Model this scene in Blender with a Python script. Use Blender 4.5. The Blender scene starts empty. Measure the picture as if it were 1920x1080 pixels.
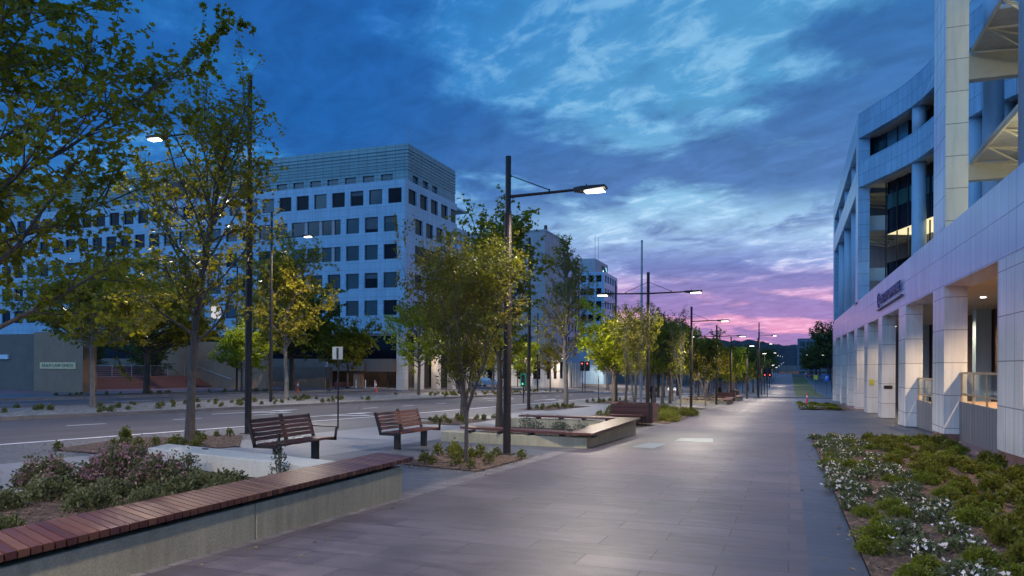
import bpy, math, random
import numpy as np
from mathutils import Vector, Matrix
random.seed(7)
PI = math.pi
S = bpy.context.scene
COL = S.collection
R_ = math.radians

# ------------------------------------------------------------------ terrain
def gz(X, Y):
    if Y < 30: z = -.02*Y
    elif Y < 80: z = -.6-.016*(Y-30)
    elif Y < 140: z = -1.4-.022*(Y-80)
    elif Y < 200:
        t = Y-140; z = -2.72-.022*t+.5*.039/60*t*t
    elif Y < 450: z = -2.87+.017*(Y-200)
    else: z = 1.38+.03*(Y-450)
    return z+.00022*min(max(Y, 0), 110)*min(max(-5-X, 0), 55)+.00174*X-.0047*Y

# ------------------------------------------------------------------ node helpers
MAT = {}
def new_mat(name):
    m = bpy.data.materials.new(name); m.use_nodes = True
    nt = m.node_tree; nt.nodes.clear()
    out = nt.nodes.new('ShaderNodeOutputMaterial')
    b = nt.nodes.new('ShaderNodeBsdfPrincipled')
    nt.links.new(b.outputs[0], out.inputs[0])
    MAT[name] = m
    return m, nt, b, out
def nd(nt, t, **k):
    n = nt.nodes.new(t)
    for a, v in k.items():
        if a.startswith('i_'):
            n.inputs[a[2:]].default_value = v
        else: setattr(n, a, v)
    return n
def mth(nt, op, a, b=None, c=None, clamp=False):
    n = nt.nodes.new('ShaderNodeMath'); n.operation = op; n.use_clamp = clamp
    for i, v in enumerate((a, b, c)):
        if v is None: continue
        if isinstance(v, (int, float)): n.inputs[i].default_value = v
        else: nt.links.new(v, n.inputs[i])
    return n.outputs[0]
def mixc(nt, f, a, b, bt='MIX'):
    n = nt.nodes.new('ShaderNodeMix'); n.data_type = 'RGBA'; n.blend_type = bt
    for s, v in ((n.inputs[0], f), (n.inputs[6], a), (n.inputs[7], b)):
        if isinstance(v, (int, float)): s.default_value = v
        elif isinstance(v, tuple): s.default_value = v if len(v) == 4 else v+(1,)
        else: nt.links.new(v, s)
    return n.outputs[2]
def pos(nt): return nt.nodes.new('ShaderNodeNewGeometry').outputs['Position']
def objco(nt): return nt.nodes.new('ShaderNodeTexCoord').outputs['Object']
def noise(nt, vec, scale, detail=4, rough=.55, dist=0.):
    n = nt.nodes.new('ShaderNodeTexNoise')
    n.inputs['Scale'].default_value = scale; n.inputs['Detail'].default_value = detail
    n.inputs['Roughness'].default_value = rough; n.inputs['Distortion'].default_value = dist
    if vec is not None: nt.links.new(vec, n.inputs['Vector'])
    return n.outputs[0]
def ramp(nt, f, stops, interp='LINEAR'):
    n = nt.nodes.new('ShaderNodeValToRGB'); r = n.color_ramp; r.interpolation = interp
    while len(r.elements) < len(stops): r.elements.new(.5)
    for e, (p, c) in zip(r.elements, stops):
        e.position = p
        e.color = (c, c, c, 1) if isinstance(c, (int, float)) else tuple(c)+(1,)
    nt.links.new(f, n.inputs[0])
    return n.outputs[0]
def mapr(nt, v, a, b, c=0., d=1.):
    n = nt.nodes.new('ShaderNodeMapRange'); n.interpolation_type = 'SMOOTHSTEP'
    nt.links.new(v, n.inputs[0])
    for i, x in zip((1, 2, 3, 4), (a, b, c, d)): n.inputs[i].default_value = x
    return n.outputs[0]
def vmul(nt, v, s):
    n = nt.nodes.new('ShaderNodeVectorMath'); n.operation = 'MULTIPLY'
    nt.links.new(v, n.inputs[0]); n.inputs[1].default_value = s
    return n.outputs[0]
def bump(nt, b, h, strength=.3, dist=.02):
    n = nt.nodes.new('ShaderNodeBump'); n.inputs['Strength'].default_value = strength
    n.inputs['Distance'].default_value = dist
    nt.links.new(h, n.inputs['Height']); nt.links.new(n.outputs[0], b.inputs['Normal'])

def simple(name, col, rough=.6, metal=0., var=.15, scale=3., bs=.15, spec=.5, coat=0):
    m, nt, b, o = new_mat(name)
    p = objco(nt)
    n1 = noise(nt, p, scale, 5)
    n2 = noise(nt, p, scale*9, 4)
    f = mth(nt, 'ADD', mth(nt, 'MULTIPLY', n1, .65), mth(nt, 'MULTIPLY', n2, .35))
    lo = tuple(max(0, c*(1-var*1.6)) for c in col); hi = tuple(c*(1+var*1.6) for c in col)
    nt.links.new(ramp(nt, f, [(.3, lo), (.7, hi)]), b.inputs['Base Color'])
    b.inputs['Roughness'].default_value = rough; b.inputs['Metallic'].default_value = metal
    b.inputs['Specular IOR Level'].default_value = spec
    b.inputs['Coat Weight'].default_value = coat
    if bs: bump(nt, b, n2, bs, .01)
    return m
def emis(name, col, s):
    m, nt, b, o = new_mat(name)
    b.inputs['Base Color'].default_value = (.8, .8, .8, 1)
    b.inputs['Emission Color'].default_value = col+(1,)
    b.inputs['Emission Strength'].default_value = s
    return m

# paving: brick texture on world XY, rows along X
def paving(name, c1, c2, mortar, bw, rh, ms=.006, rough=(.35, .6), off=.5, rot=0., blot=.35, bstr=.2, spec=.5, gum=0):
    m, nt, b, o = new_mat(name)
    p = pos(nt)
    if rot:
        mp = nt.nodes.new('ShaderNodeMapping'); mp.inputs['Rotation'].default_value = (0, 0, rot)
        nt.links.new(p, mp.inputs[0]); q = mp.outputs[0]
    else: q = p
    br = nt.nodes.new('ShaderNodeTexBrick')
    nt.links.new(q, br.inputs['Vector'])
    br.offset = off; br.squash = 1
    br.inputs['Color1'].default_value = c1+(1,); br.inputs['Color2'].default_value = c2+(1,)
    br.inputs['Mortar'].default_value = mortar+(1,)
    br.inputs['Scale'].default_value = 1; br.inputs['Mortar Size'].default_value = ms
    br.inputs['Mortar Smooth'].default_value = .3; br.inputs['Bias'].default_value = 0
    br.inputs['Brick Width'].default_value = bw; br.inputs['Row Height'].default_value = rh
    n1 = noise(nt, p, .35, 6, .6, .4); n2 = noise(nt, p, 60, 3); n3 = noise(nt, vmul(nt, p, (1, 4, 1)), 2.2, 5, .65)
    f = mth(nt, 'ADD', mth(nt, 'MULTIPLY', n1, .5), mth(nt, 'MULTIPLY', n3, .5))
    dirt = ramp(nt, f, [(.3, 1-blot), (.7, 1+blot)])
    sp = ramp(nt, n2, [(.3, .8), (.7, 1.2)])
    c = mixc(nt, 1., br.outputs[0], dirt, 'MULTIPLY'); c = mixc(nt, 1., c, sp, 'MULTIPLY')
    if gum:
        vo = nt.nodes.new('ShaderNodeTexVoronoi'); vo.inputs['Scale'].default_value = 1.7; nt.links.new(p, vo.inputs['Vector'])
        g = mth(nt, 'LESS_THAN', vo.outputs['Distance'], .035)
        c = mixc(nt, mth(nt, 'MULTIPLY', g, .6), c, (.04, .038, .04))
        st = mapr(nt, noise(nt, vmul(nt, p, (1, .5, 1)), 1.1, 7, .7, 1.2), .56, .72)
        c = mixc(nt, mth(nt, 'MULTIPLY', st, .45), c, (.07, .062, .066))
    b.inputs['Specular IOR Level'].default_value = spec
    nt.links.new(c, b.inputs['Base Color'])
    nt.links.new(mapr(nt, f, .35, .65, rough[0], rough[1]), b.inputs['Roughness'])
    h = mth(nt, 'SUBTRACT', mth(nt, 'MULTIPLY', n2, .25), br.outputs['Fac'])
    bump(nt, b, h, bstr, .006)
    return m
paving('granite_paving', (.080, .067, .080), (.118, .099, .117), (.04, .034, .041), 1.2, .46, .009, (.40, .62), blot=.38, spec=.42, gum=1)
paving('dark_paving', (.05, .052, .066), (.066, .068, .086), (.03, .03, .035), 1.2, .55, .005, (.32, .5))
paving('entrance_paving', (.052, .054, .068), (.07, .072, .09), (.03, .03, .035), 1.6, .6, .005, (.35, .5))
paving('edge_paving', (.13, .115, .125), (.2, .18, .19), (.05, .05, .05), .9, .25, .012, (.4, .6))
paving('bluestone_paving', (.075, .08, .1), (.1, .106, .13), (.035, .037, .045), 1.1, .55, .006, (.35, .55))
paving('cobble_paving', (.09, .09, .1), (.14, .14, .155), (.04, .04, .045), .22, .11, .01, (.5, .7))
paving('brick_plaza', (.19, .10, .11), (.25, .14, .15), (.10, .07, .075), .4, .2, .01, (.5, .7))
paving('concrete_path', (.20, .205, .225), (.23, .235, .255), (.09, .09, .1), 5., 2.6, .012, (.45, .65))
m, nt, b, o = new_mat('asphalt'); p = pos(nt)
a1 = noise(nt, vmul(nt, p, (1.6, .05, 1)), 1., 4); a2 = noise(nt, p, .25, 6, .65); a3 = noise(nt, p, 40, 3)
f_ = mth(nt, 'ADD', mth(nt, 'MULTIPLY', a1, .5), mth(nt, 'MULTIPLY', a2, .5))
c_ = ramp(nt, f_, [(.35, (.044, .040, .048)), (.65, (.085, .077, .088))]); c_ = mixc(nt, 1., c_, ramp(nt, a3, [(.3, .75), (.7, 1.25)]), 'MULTIPLY')
cr = nt.nodes.new('ShaderNodeTexVoronoi'); cr.feature = 'DISTANCE_TO_EDGE'; cr.inputs['Scale'].default_value = .12; nt.links.new(vmul(nt, p, (1, .6, 1)), cr.inputs['Vector'])
c_ = mixc(nt, mth(nt, 'MULTIPLY', mth(nt, 'LESS_THAN', cr.outputs['Distance'], .004), .6), c_, (.02, .02, .02))
nt.links.new(c_, b.inputs['Base Color']); b.inputs['Roughness'].default_value = .72; bump(nt, b, a3, .3, .01)
simple('line_paint', (.62, .62, .66), .6, var=.12, scale=2)
simple('kerb_concrete', (.17, .16, .165), .8, var=.2, scale=1.5)
simple('grass_lawn', (.09, .105, .03), .9, var=.25, scale=.8, bs=.6)
simple('earth', (.07, .06, .05), .95, var=.25, scale=.4)
simple('glass_slab', (.26, .31, .32), .35, var=.1, scale=4)
simple('white_plaster', (.62, .64, .66), .55, var=.06, scale=.6)

def mulch(name, a, b_, sc=22):
    m, nt, b, o = new_mat(name); p = pos(nt)
    v = nt.nodes.new('ShaderNodeTexVoronoi'); v.inputs['Scale'].default_value = sc
    nt.links.new(vmul(nt, p, (1, .45, 1)), v.inputs['Vector'])
    n = noise(nt, p, 5, 5)
    sx = nt.nodes.new('ShaderNodeSeparateColor'); nt.links.new(v.outputs['Color'], sx.inputs[0])
    c = ramp(nt, sx.outputs[0], [(0, tuple(x*.45 for x in a)), (.5, a), (1, b_)])
    c = mixc(nt, 1., c, ramp(nt, n, [(.3, .65), (.7, 1.3)]), 'MULTIPLY')
    nt.links.new(c, b.inputs['Base Color']); b.inputs['Roughness'].default_value = .95
    bump(nt, b, sx.outputs[1], .9, .03)
    return m
mulch('bark_mulch', (.075, .042, .03), (.17, .105, .075), 30)
mulch('gravel', (.17, .16, .155), (.34, .32, .30), 16)

# concrete with stains
def concrete(name, col, stain=.3):
    m, nt, b, o = new_mat(name); p = pos(nt)
    n1 = noise(nt, p, 1.1, 6, .65, .5); n2 = noise(nt, vmul(nt, p, (6, 6, .7)), 1.6, 4); n3 = noise(nt, p, 55, 3)
    f = mth(nt, 'ADD', mth(nt, 'MULTIPLY', n1, .5), mth(nt, 'MULTIPLY', n2, .5))
    c = mixc(nt, 1., col, ramp(nt, f, [(.3, 1-stain), (.7, 1+stain*.6)]), 'MULTIPLY')
    c = mixc(nt, 1., c, ramp(nt, n3, [(.35, .86), (.65, 1.1)]), 'MULTIPLY')
    nt.links.new(c, b.inputs['Base Color']); b.inputs['Roughness'].default_value = .7
    bump(nt, b, mth(nt, 'ADD', n3, n1), .25, .01)
concrete('concrete', (.45, .40, .27)); concrete('wall_concrete', (.20, .135, .10), .22); concrete('tan_concrete', (.36, .20, .115), .2); concrete('pale_concrete', (.52, .51, .46), .12)
concrete('brick_steps', (.22, .10, .09), .2)

# timber: planks each a different tint
def timber(name, axis, width, cols):
    m, nt, b, o = new_mat(name); p = objco(nt)
    gi = nt.nodes.new('ShaderNodeNewGeometry')
    sc = (22, 1.5, 22) if axis == 0 else (1.5, 22, 22)
    if axis == 2: sc = (1.5, 1.5, 30)
    g = noise(nt, vmul(nt, p, sc), 1.6, 5, .6)
    c = ramp(nt, gi.outputs['Random Per Island'], cols)
    c = mixc(nt, 1., c, ramp(nt, g, [(.3, .7), (.7, 1.25)]), 'MULTIPLY')
    nt.links.new(c, b.inputs['Base Color'])
    b.inputs['Roughness'].default_value = .33; b.inputs['Specular IOR Level'].default_value = .6
    bump(nt, b, g, .15, .004)
C3 = [(0, (.055, .018, .017)), (.35, (.10, .034, .028)), (.7, (.13, .052, .034)), (.9, (.165, .075, .045)), (1, (.08, .028, .032))]
timber('deck_timber', 1, .094, C3); timber('deck_timber_x', 0, .094, C3); timber('slat_timber', 2, .085, [(0, (.085, .030, .022)), (1, (.14, .05, .036))])
simple('bronze_metal', (.05, .036, .026), .42, .4, .12, 6, 0)
simple('pole_metal', (.032, .024, .022), .5, .3, .12, 5, 0)
simple('dark_metal', (.03, .03, .032), .5, .5, .1, 5, 0)
simple('steel', (.42, .42, .44), .4, .8, .1, 4, 0)
simple('galvanised', (.32, .33, .35), .5, .5, .12, 2, 0)
emis('lamp_glow', (1., .93, .82), 9.)
emis('lamp_glow_far', (1., .93, .82), 5.)
emis('lit_room', (1., .86, .45), .85)
emis('tube_light', (1., .95, .8), 3.)
emis('red_light', (1., .06, .03), 2.5); emis('green_light', (.05, 1., .45), 1.2); emis('white_light', (.8, .95, 1.), 3.)
emis('head_light', (1., .97, .9), 1.0); emis('cyan_light', (.2, .75, .8), 1.2); emis('warm_window', (1., .75, .35), .5)

# cladding panels: joints on y/x/z
def cladding(name, col, jy=0., jz=0., jx=0., oy=0., oz=0., ox=0., shear=0., lw=.012, rough=.32, tint=.06, dark=.35):
    m, nt, b, o = new_mat(name); p = pos(nt)
    s = nt.nodes.new('ShaderNodeSeparateXYZ'); nt.links.new(p, s.inputs[0])
    zz = mth(nt, 'SUBTRACT', s.outputs[2], mth(nt, 'MULTIPLY', s.outputs[1], shear)) if shear else s.outputs[2]
    geo = nt.nodes.new('ShaderNodeNewGeometry')
    sn = nt.nodes.new('ShaderNodeSeparateXYZ'); nt.links.new(geo.outputs['Normal'], sn.inputs[0])
    tot = None; ids = []
    for v, j, of, ax in ((s.outputs[1], jy, oy, 1), (zz, jz, oz, 2), (s.outputs[0], jx, ox, 0)):
        if not j: continue
        q = mth(nt, 'DIVIDE', mth(nt, 'SUBTRACT', v, of), j)
        fr = mth(nt, 'FRACT', q); ids.append(mth(nt, 'FLOOR', q))
        l = mth(nt, 'LESS_THAN', mth(nt, 'ABSOLUTE', mth(nt, 'SUBTRACT', fr, .5)), .5-lw/j)
        l = mth(nt, 'SUBTRACT', 1., l)
        # no joint on faces whose normal runs along this axis
        l = mth(nt, 'MULTIPLY', l, mth(nt, 'LESS_THAN', mth(nt, 'ABSOLUTE', sn.outputs[ax]), .8))
        tot = l if tot is None else mth(nt, 'MAXIMUM', tot, l)
    cb = nt.nodes.new('ShaderNodeCombineXYZ')
    for i, q in enumerate(ids[:3]): nt.links.new(q, cb.inputs[i])
    wn = nt.nodes.new('ShaderNodeTexWhiteNoise'); nt.links.new(cb.outputs[0], wn.inputs['Vector'])
    n = noise(nt, p, .5, 5)
    c = mixc(nt, 1., col, ramp(nt, wn.outputs[0], [(0, 1-tint), (1, 1+tint)]), 'MULTIPLY')
    n5 = noise(nt, vmul(nt, p, (2.6, 2.6, .16)), 1.5, 6, .65)
    c = mixc(nt, 1., c, ramp(nt, n, [(.3, .88), (.7, 1.07)]), 'MULTIPLY'); c = mixc(nt, 1., c, ramp(nt, n5, [(.3, .82), (.55, 1.02)]), 'MULTIPLY')
    if tot is not None: c = mixc(nt, tot, c, tuple(x*dark for x in col))
    nt.links.new(c, b.inputs['Base Color']); b.inputs['Roughness'].default_value = rough
    return m
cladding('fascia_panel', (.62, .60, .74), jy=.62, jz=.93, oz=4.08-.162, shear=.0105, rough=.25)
cladding('pier_panel', (.70, .68, .66), jy=.66, jz=1.02, oy=18.04, oz=-.3, rough=.25, shear=.002)
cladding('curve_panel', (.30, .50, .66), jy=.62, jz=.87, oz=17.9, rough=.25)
cladding('cream_panel', (.70, .62, .42), jz=1.0, oz=.2, rough=.4)
cladding('soffit_panel', (.50, .47, .38), jy=.5, jx=1.2, rough=.45, lw=.01, dark=.6)
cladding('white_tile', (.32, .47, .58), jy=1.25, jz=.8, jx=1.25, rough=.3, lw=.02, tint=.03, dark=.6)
cladding('attic_tile', (.23, .35, .35), jy=1.25, jz=.45, jx=1.25, rough=.4, lw=.035, tint=.03, dark=.45)
cladding('beige_tile', (.40, .36, .36), jy=2.5, jz=1.5, jx=2.5, rough=.5, lw=.03, tint=.03, dark=.75)
cladding('lamplit_tile', (.60, .54, .48), jy=1.3, jz=1.2, jx=1.3, rough=.5, lw=.02, tint=.04, dark=.7)  # paler and warmer, carrying the lamp light on the ground floors
cladding('grey_slats', (.17, .17, .185), jy=.34, rough=.5, lw=.022, dark=.3)
cladding('far_facade', (.13, .15, .19), jx=3.2, jz=3.4, rough=.6, lw=.25, dark=.7)
def glass(name, col, rough=.08, spec=.6):
    m, nt, b, o = new_mat(name)
    n = noise(nt, pos(nt), .25, 3)
    nt.links.new(ramp(nt, n, [(.3, tuple(x*.6 for x in col)), (.7, tuple(x*1.4 for x in col))]), b.inputs['Base Color'])
    b.inputs['Roughness'].default_value = rough; b.inputs['Specular IOR Level'].default_value = spec
    bump(nt, b, noise(nt, pos(nt), .8, 2), .03, .05)
glass('dark_glass', (.010, .010, .016), .12, .12); glass('teal_glass', (.01, .035, .045)); glass('brown_glass', (.02, .016, .016))
glass('teal_pane', (.05, .15, .21), .1, .5)
glass('green_glass', (.02, .07, .06))
simple('blind_grey', (.10, .12, .14), .6)
simple('brown_wall', (.10, .055, .035), .6, var=.15, scale=.7)
simple('red_plinth', (.16, .08, .07), .7, var=.2, scale=2)
simple('rail_timber', (.46, .31, .17), .45, var=.1)
simple('beam_paint', (.62, .56, .38), .5, var=.05)
simple('column_paint', (.34, .50, .62), .4, var=.05, scale=1)
m, nt, b, o = new_mat('clear_glass')
b.inputs['Base Color'].default_value = (.75, .85, .85, 1); b.inputs['Roughness'].default_value = .03
b.inputs['Transmission Weight'].default_value = .95; b.inputs['IOR'].default_value = 1.1
simple('orange_plastic', (.75, .10, .04), .45, var=.08); simple('white_plastic', (.7, .72, .74), .5, var=.06)
simple('sign_back', (.45, .43, .36), .5, .3, .1); simple('brass_plate', (.85, .56, .26), .4, .2, .1)
simple('sign_blue', (.02, .10, .42), .5); simple('sign_yellow', (.5, .45, .04), .5); simple('letter_dark', (.02, .02, .05), .4, var=.05)
simple('letter_metal', (.10, .12, .26), .3, .5, .05); simple('letter_white', (.8, .8, .8), .5, var=.02)
simple('car_paint', (.72, .74, .78), .22, .1, .03, 1, 0, coat=.6); simple('red_paint', (.4, .03, .03), .3, .1, .05, 1, 0)
simple('rubber', (.02, .02, .02), .8); simple('coat_cloth', (.012, .012, .03), .85, var=.2, scale=12); simple('trouser_cloth', (.03, .02, .02), .85)
simple('skin', (.35, .2, .14), .5, var=.05); simple('hair', (.03, .018, .012), .6, var=.2, scale=40); simple('bag_cloth', (.25, .06, .05), .7)
simple('barrier_orange', (.7, .18, .08), .5, var=.2, scale=3)
simple('hill_forest', (.022, .028, .036), .95, var=.35, scale=.03, bs=.8)

def bark(name, a, b_):
    m, nt, b, o = new_mat(name); p = objco(nt)
    n1 = noise(nt, vmul(nt, p, (14, 14, 3)), 2.2, 6, .65); n2 = noise(nt, p, 2.5, 3)
    f = mth(nt, 'ADD', mth(nt, 'MULTIPLY', n1, .7), mth(nt, 'MULTIPLY', n2, .3))
    nt.links.new(ramp(nt, f, [(.35, a), (.65, b_)]), b.inputs['Base Color'])
    b.inputs['Roughness'].default_value = .9; bump(nt, b, n1, .6, .02)
bark('bark', (.07, .05, .04), (.17, .135, .11)); bark('pale_bark', (.15, .12, .095), (.30, .25, .20)); bark('dark_bark', (.04, .028, .02), (.09, .065, .05))
def leafmat(name, a, b_, c_, trans=.4):
    m, nt, b, o = new_mat(name)
    p = objco(nt)
    oi = nt.nodes.new('ShaderNodeObjectInfo')
    n1 = noise(nt, p, 1.1, 4); n2 = noise(nt, p, 26, 3, .7)
    f = mth(nt, 'ADD', mth(nt, 'MULTIPLY', n1, .5), mth(nt, 'MULTIPLY', n2, .6))
    f = mth(nt, 'ADD', f, mth(nt, 'MULTIPLY', oi.outputs['Random'], .06))
    c = ramp(nt, f, [(.38, a), (.56, b_), (.72, c_)])
    nt.links.new(c, b.inputs['Base Color']); b.inputs['Roughness'].default_value = .5
    b.inputs['Specular IOR Level'].default_value = .3
    tr = nt.nodes.new('ShaderNodeBsdfTranslucent'); nt.links.new(mixc(nt, 1., c, (1.3, 1.35, .6), 'MULTIPLY'), tr.inputs[0])
    mx = nt.nodes.new('ShaderNodeMixShader'); mx.inputs[0].default_value = trans
    nt.links.new(b.outputs[0], mx.inputs[1]); nt.links.new(tr.outputs[0], mx.inputs[2]); nt.links.new(mx.outputs[0], o.inputs[0])
leafmat('leaf_green', (.105, .105, .010), (.20, .195, .016), (.32, .30, .025))
leafmat('leaf_dark', (.05, .065, .01), (.09, .12, .014), (.15, .18, .02))
leafmat('leaf_bright', (.13, .17, .008), (.25, .29, .010), (.38, .42, .015))
leafmat('leaf_olive', (.14, .12, .012), (.26, .22, .018), (.40, .33, .03))
leafmat('leaf_bronze', (.075, .085, .013), (.14, .15, .02), (.25, .165, .03))
leafmat('leaf_far', (.045, .055, .012), (.08, .095, .018), (.13, .14, .028), .2)
leafmat('shrub_green', (.065, .072, .012), (.125, .13, .02), (.20, .19, .035), .3)
leafmat('shrub_bright', (.07, .095, .012), (.135, .165, .018), (.22, .24, .03), .3)
leafmat('shrub_grey', (.04, .055, .045), (.08, .10, .08), (.13, .15, .12), .2)
leafmat('shrub_leaf', (.045, .062, .03), (.085, .11, .055), (.14, .16, .09), .25)
leafmat('shrub_deep', (.055, .062, .032), (.10, .11, .055), (.16, .165, .085), .25)
leafmat('flower_pink', (.24, .11, .15), (.34, .18, .23), (.46, .28, .33), .2)
leafmat('flower_white', (.6, .5, .52), (.8, .72, .74), (.9, .86, .88), .2)

# ------------------------------------------------------------------ mesh builder
class MB:
    def __init__(s): s.v = []; s.f = []; s.p = []; s.m = []
    def mark(s): s.m.append((len(s.v), len(s.f)))
    def add(s, v, f):
        s.p.append((len(s.v), len(s.f))); n = len(s.v); s.v += [tuple(p) for p in v]; s.f += [tuple(i+n for i in q) for q in f]; return s
    def box(s, x0, x1, y0, y1, z0, z1):
        return s.add([(x0,y0,z0),(x1,y0,z0),(x1,y1,z0),(x0,y1,z0),(x0,y0,z1),(x1,y0,z1),(x1,y1,z1),(x0,y1,z1)],
                     [(0,3,2,1),(4,5,6,7),(0,1,5,4),(1,2,6,5),(2,3,7,6),(3,0,4,7)])
    def prism(s, poly, z0, z1):
        n = len(poly)
        zb = z0 if callable(z0) else (lambda x, y: z0); zt = z1 if callable(z1) else (lambda x, y: z1)
        v = [(x, y, zb(x, y)) for x, y in poly]+[(x, y, zt(x, y)) for x, y in poly]
        return s.add(v, [tuple(range(n-1, -1, -1)), tuple(range(n, 2*n))]+[(i, (i+1) % n, n+(i+1) % n, n+i) for i in range(n)])
    def tube(s, pts, rad, n=8, caps=True):
        pts = [Vector(p) for p in pts]
        if isinstance(rad, (int, float)): rad = [rad]*len(pts)
        s.p.append((len(s.v), len(s.f))); base = len(s.v); ref = Vector((0, 0, 1))
        prev = None
        for i, p in enumerate(pts):
            d = (pts[min(i+1, len(pts)-1)]-pts[max(i-1, 0)]).normalized()
            if prev is None:
                a = Vector((1, 0, 0)) if abs(d.x) < .9 else Vector((0, 1, 0))
                u = (a-d*a.dot(d)).normalized()
            else: u = (prev-d*prev.dot(d)).normalized()
            prev = u; w = d.cross(u)
            for k in range(n):
                t = 2*PI*k/n
                s.v.append(tuple(p+(u*math.cos(t)+w*math.sin(t))*rad[i]))
        for i in range(len(pts)-1):
            for k in range(n):
                a = base+i*n+k; b = base+i*n+(k+1) % n
                s.f.append((a, b, b+n, a+n))
        if caps:
            s.f.append(tuple(base+k for k in range(n-1, -1, -1)))
            s.f.append(tuple(base+(len(pts)-1)*n+k for k in range(n)))
        return s
    def obox(s, c, ax, ay, az):
        "oriented box, half vectors"
        c, ax, ay, az = map(Vector, (c, ax, ay, az))
        v = [c+ax*i+ay*j+az*k for k in (-1, 1) for i, j in ((-1,-1),(1,-1),(1,1),(-1,1))]
        return s.add(v, [(0,3,2,1),(4,5,6,7),(0,1,5,4),(1,2,6,5),(2,3,7,6),(3,0,4,7)])
    def build(s, name, mat, parent=None, smooth=False, bevel=0.):
        me = bpy.data.meshes.new(name); me.from_pydata(s.v, [], s.f)
        me.materials.append(MAT[mat] if isinstance(mat, str) else mat)
        if smooth: me.polygons.foreach_set('use_smooth', [True]*len(me.polygons))
        o = bpy.data.objects.new(name, me); COL.objects.link(o)
        if parent: o.parent = parent
        if bevel:
            b = o.modifiers.new('bevel', 'BEVEL'); b.width = bevel; b.segments = 2; b.limit_method = 'ANGLE'
        return o
def _each(s, name, mat, parent=None, smooth=False, bevel=0.):
    P = (s.m or s.p)+[(len(s.v), len(s.f))]
    for (a, c), (d, e) in zip(P[:-1], P[1:]):
        q = MB(); q.v = s.v[a:d]; q.f = [tuple(i-a for i in f) for f in s.f[c:e]]; q.build(name, mat, parent, smooth, bevel)
MB.build_each = _each
def empty(name, loc=(0, 0, 0), rz=0., label=None, cat=None, group=None):
    o = bpy.data.objects.new(name, None); COL.objects.link(o); o.location = loc; o.rotation_euler = (0, 0, rz)
    o.empty_display_size = .2
    return tag(o, label, cat, group)
def tag(o, label=None, cat=None, group=None, kind=None):
    for k, v in (('label', label), ('category', cat), ('group', group), ('kind', kind)):
        if v: o[k] = v
    return o
def copy_tree(o, parent=None):
    c = o.copy(); COL.objects.link(c); c.parent = parent
    for ch in o.children: copy_tree(ch, c)
    return c
def struct(o): o['kind'] = 'structure'; return o
def text(name, s, size, mat, loc, rot, parent=None, ext=.01, sx=1.):
    cu = bpy.data.curves.new(name, 'FONT'); cu.body = s; cu.size = size; cu.extrude = ext; cu.align_x = 'CENTER'; cu.align_y = 'CENTER'
    t = bpy.data.objects.new(name, cu); COL.objects.link(t)
    dg = bpy.context.evaluated_depsgraph_get(); me = bpy.data.meshes.new_from_object(t.evaluated_get(dg))
    bpy.data.objects.remove(t)
    me.materials.clear(); me.materials.append(MAT[mat])
    o = bpy.data.objects.new(name, me); COL.objects.link(o); o.location = loc; o.rotation_euler = rot; o.scale = (sx, 1, 1)
    if parent: o.parent = parent
    return o

# ------------------------------------------------------------------ ground sheets
YL = [y*2.5 for y in range(-8, 85)]+[210+i*10 for i in range(1, 60)]
def lines(a, b, base, mx=99):
    l = [a]+[q for q in base if a+.01 < q < b-.01]+[b]
    return l
def sheet(name, x0, x1, y0, y1, mat, dz, xs=None, sides=0.):
    X = lines(x0, x1, xs or [-60, -55, -50, -45, -40, -35, -30, -25, -20, -15, -10, -5, 0, 5, 10, 20, 40]); Y = lines(y0, y1, YL+[30, 80, 110, 140, 200])
    Y = sorted(set(Y)); b = MB(); nx = len(X)
    v = [(x, y, gz(x, y)+dz) for y in Y for x in X]
    f = [(j*nx+i, j*nx+i+1, (j+1)*nx+i+1, (j+1)*nx+i) for j in range(len(Y)-1) for i in range(nx-1)]
    b.add(v, f)
    if sides:
        for xx, fl in ((x0, 1), (x1, 0)):
            w = [(xx, y, gz(xx, y)+dz) for y in Y]+[(xx, y, gz(xx, y)+dz-sides) for y in Y]; n = len(Y)
            b.add(w, [((i, i+1, n+i+1, n+i) if fl else (i+1, i, n+i, n+i+1)) for i in range(n-1)])
        for yy in (y0, y1):
            w = [(x, yy, gz(x, yy)+dz) for x in X]+[(x, yy, gz(x, yy)+dz-sides) for x in X]; n = len(X)
            b.add(w, [(i, i+1, n+i+1, n+i) for i in range(n-1)])
    return struct(b.build(name, mat))
def patch(name, poly, mat, dz, kind='structure'):
    b = MB(); n = len(poly)
    b.add([(x, y, gz(x, y)+dz) for x, y in poly], [tuple(range(n))])
    o = b.build(name, mat); o['kind'] = kind; return o

# large base ground
GX = [-900, -500, -300, -200, -150, -120, -100, -85, -70, -60, -55, -50, -45, -40, -35, -30, -25, -20, -15, -10, -5, 0, 5, 10, 20, 40, 80, 150, 300, 500, 900]
GY = sorted(set([-300, -150, -80, -40]+YL+[30, 80, 110, 140, 200]+[900, 1100, 1400]))
b = MB(); b.add([(x, y, gz(max(-120, min(x, 60)), min(y, 620) if y > 620 else y)-.03) for y in GY for x in GX],
                [(j*len(GX)+i, j*len(GX)+i+1, (j+1)*len(GX)+i+1, (j+1)*len(GX)+i) for j in range(len(GY)-1) for i in range(len(GX)-1)])
struct(b.build('ground', 'earth'))
sheet('promenade', -4.95, .17, -12, 108, 'granite_paving', 0)
sheet('promenade_edging', -5.3, -4.95, -12, 108, 'edge_paving', 0)
sheet('dark_paving_strip', .17, .65, -12, 108, 'dark_paving', 0)
sheet('entrance_paving', .65, 5.6, 26.3, 55, 'entrance_paving', 0)
sheet('entrance_paving_far', .65, 5.6, 73, 108, 'entrance_paving', 0)
sheet('plinth_paving', 4.15, 5.6, -6, 26.3, 'brick_plaza', .03)
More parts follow.
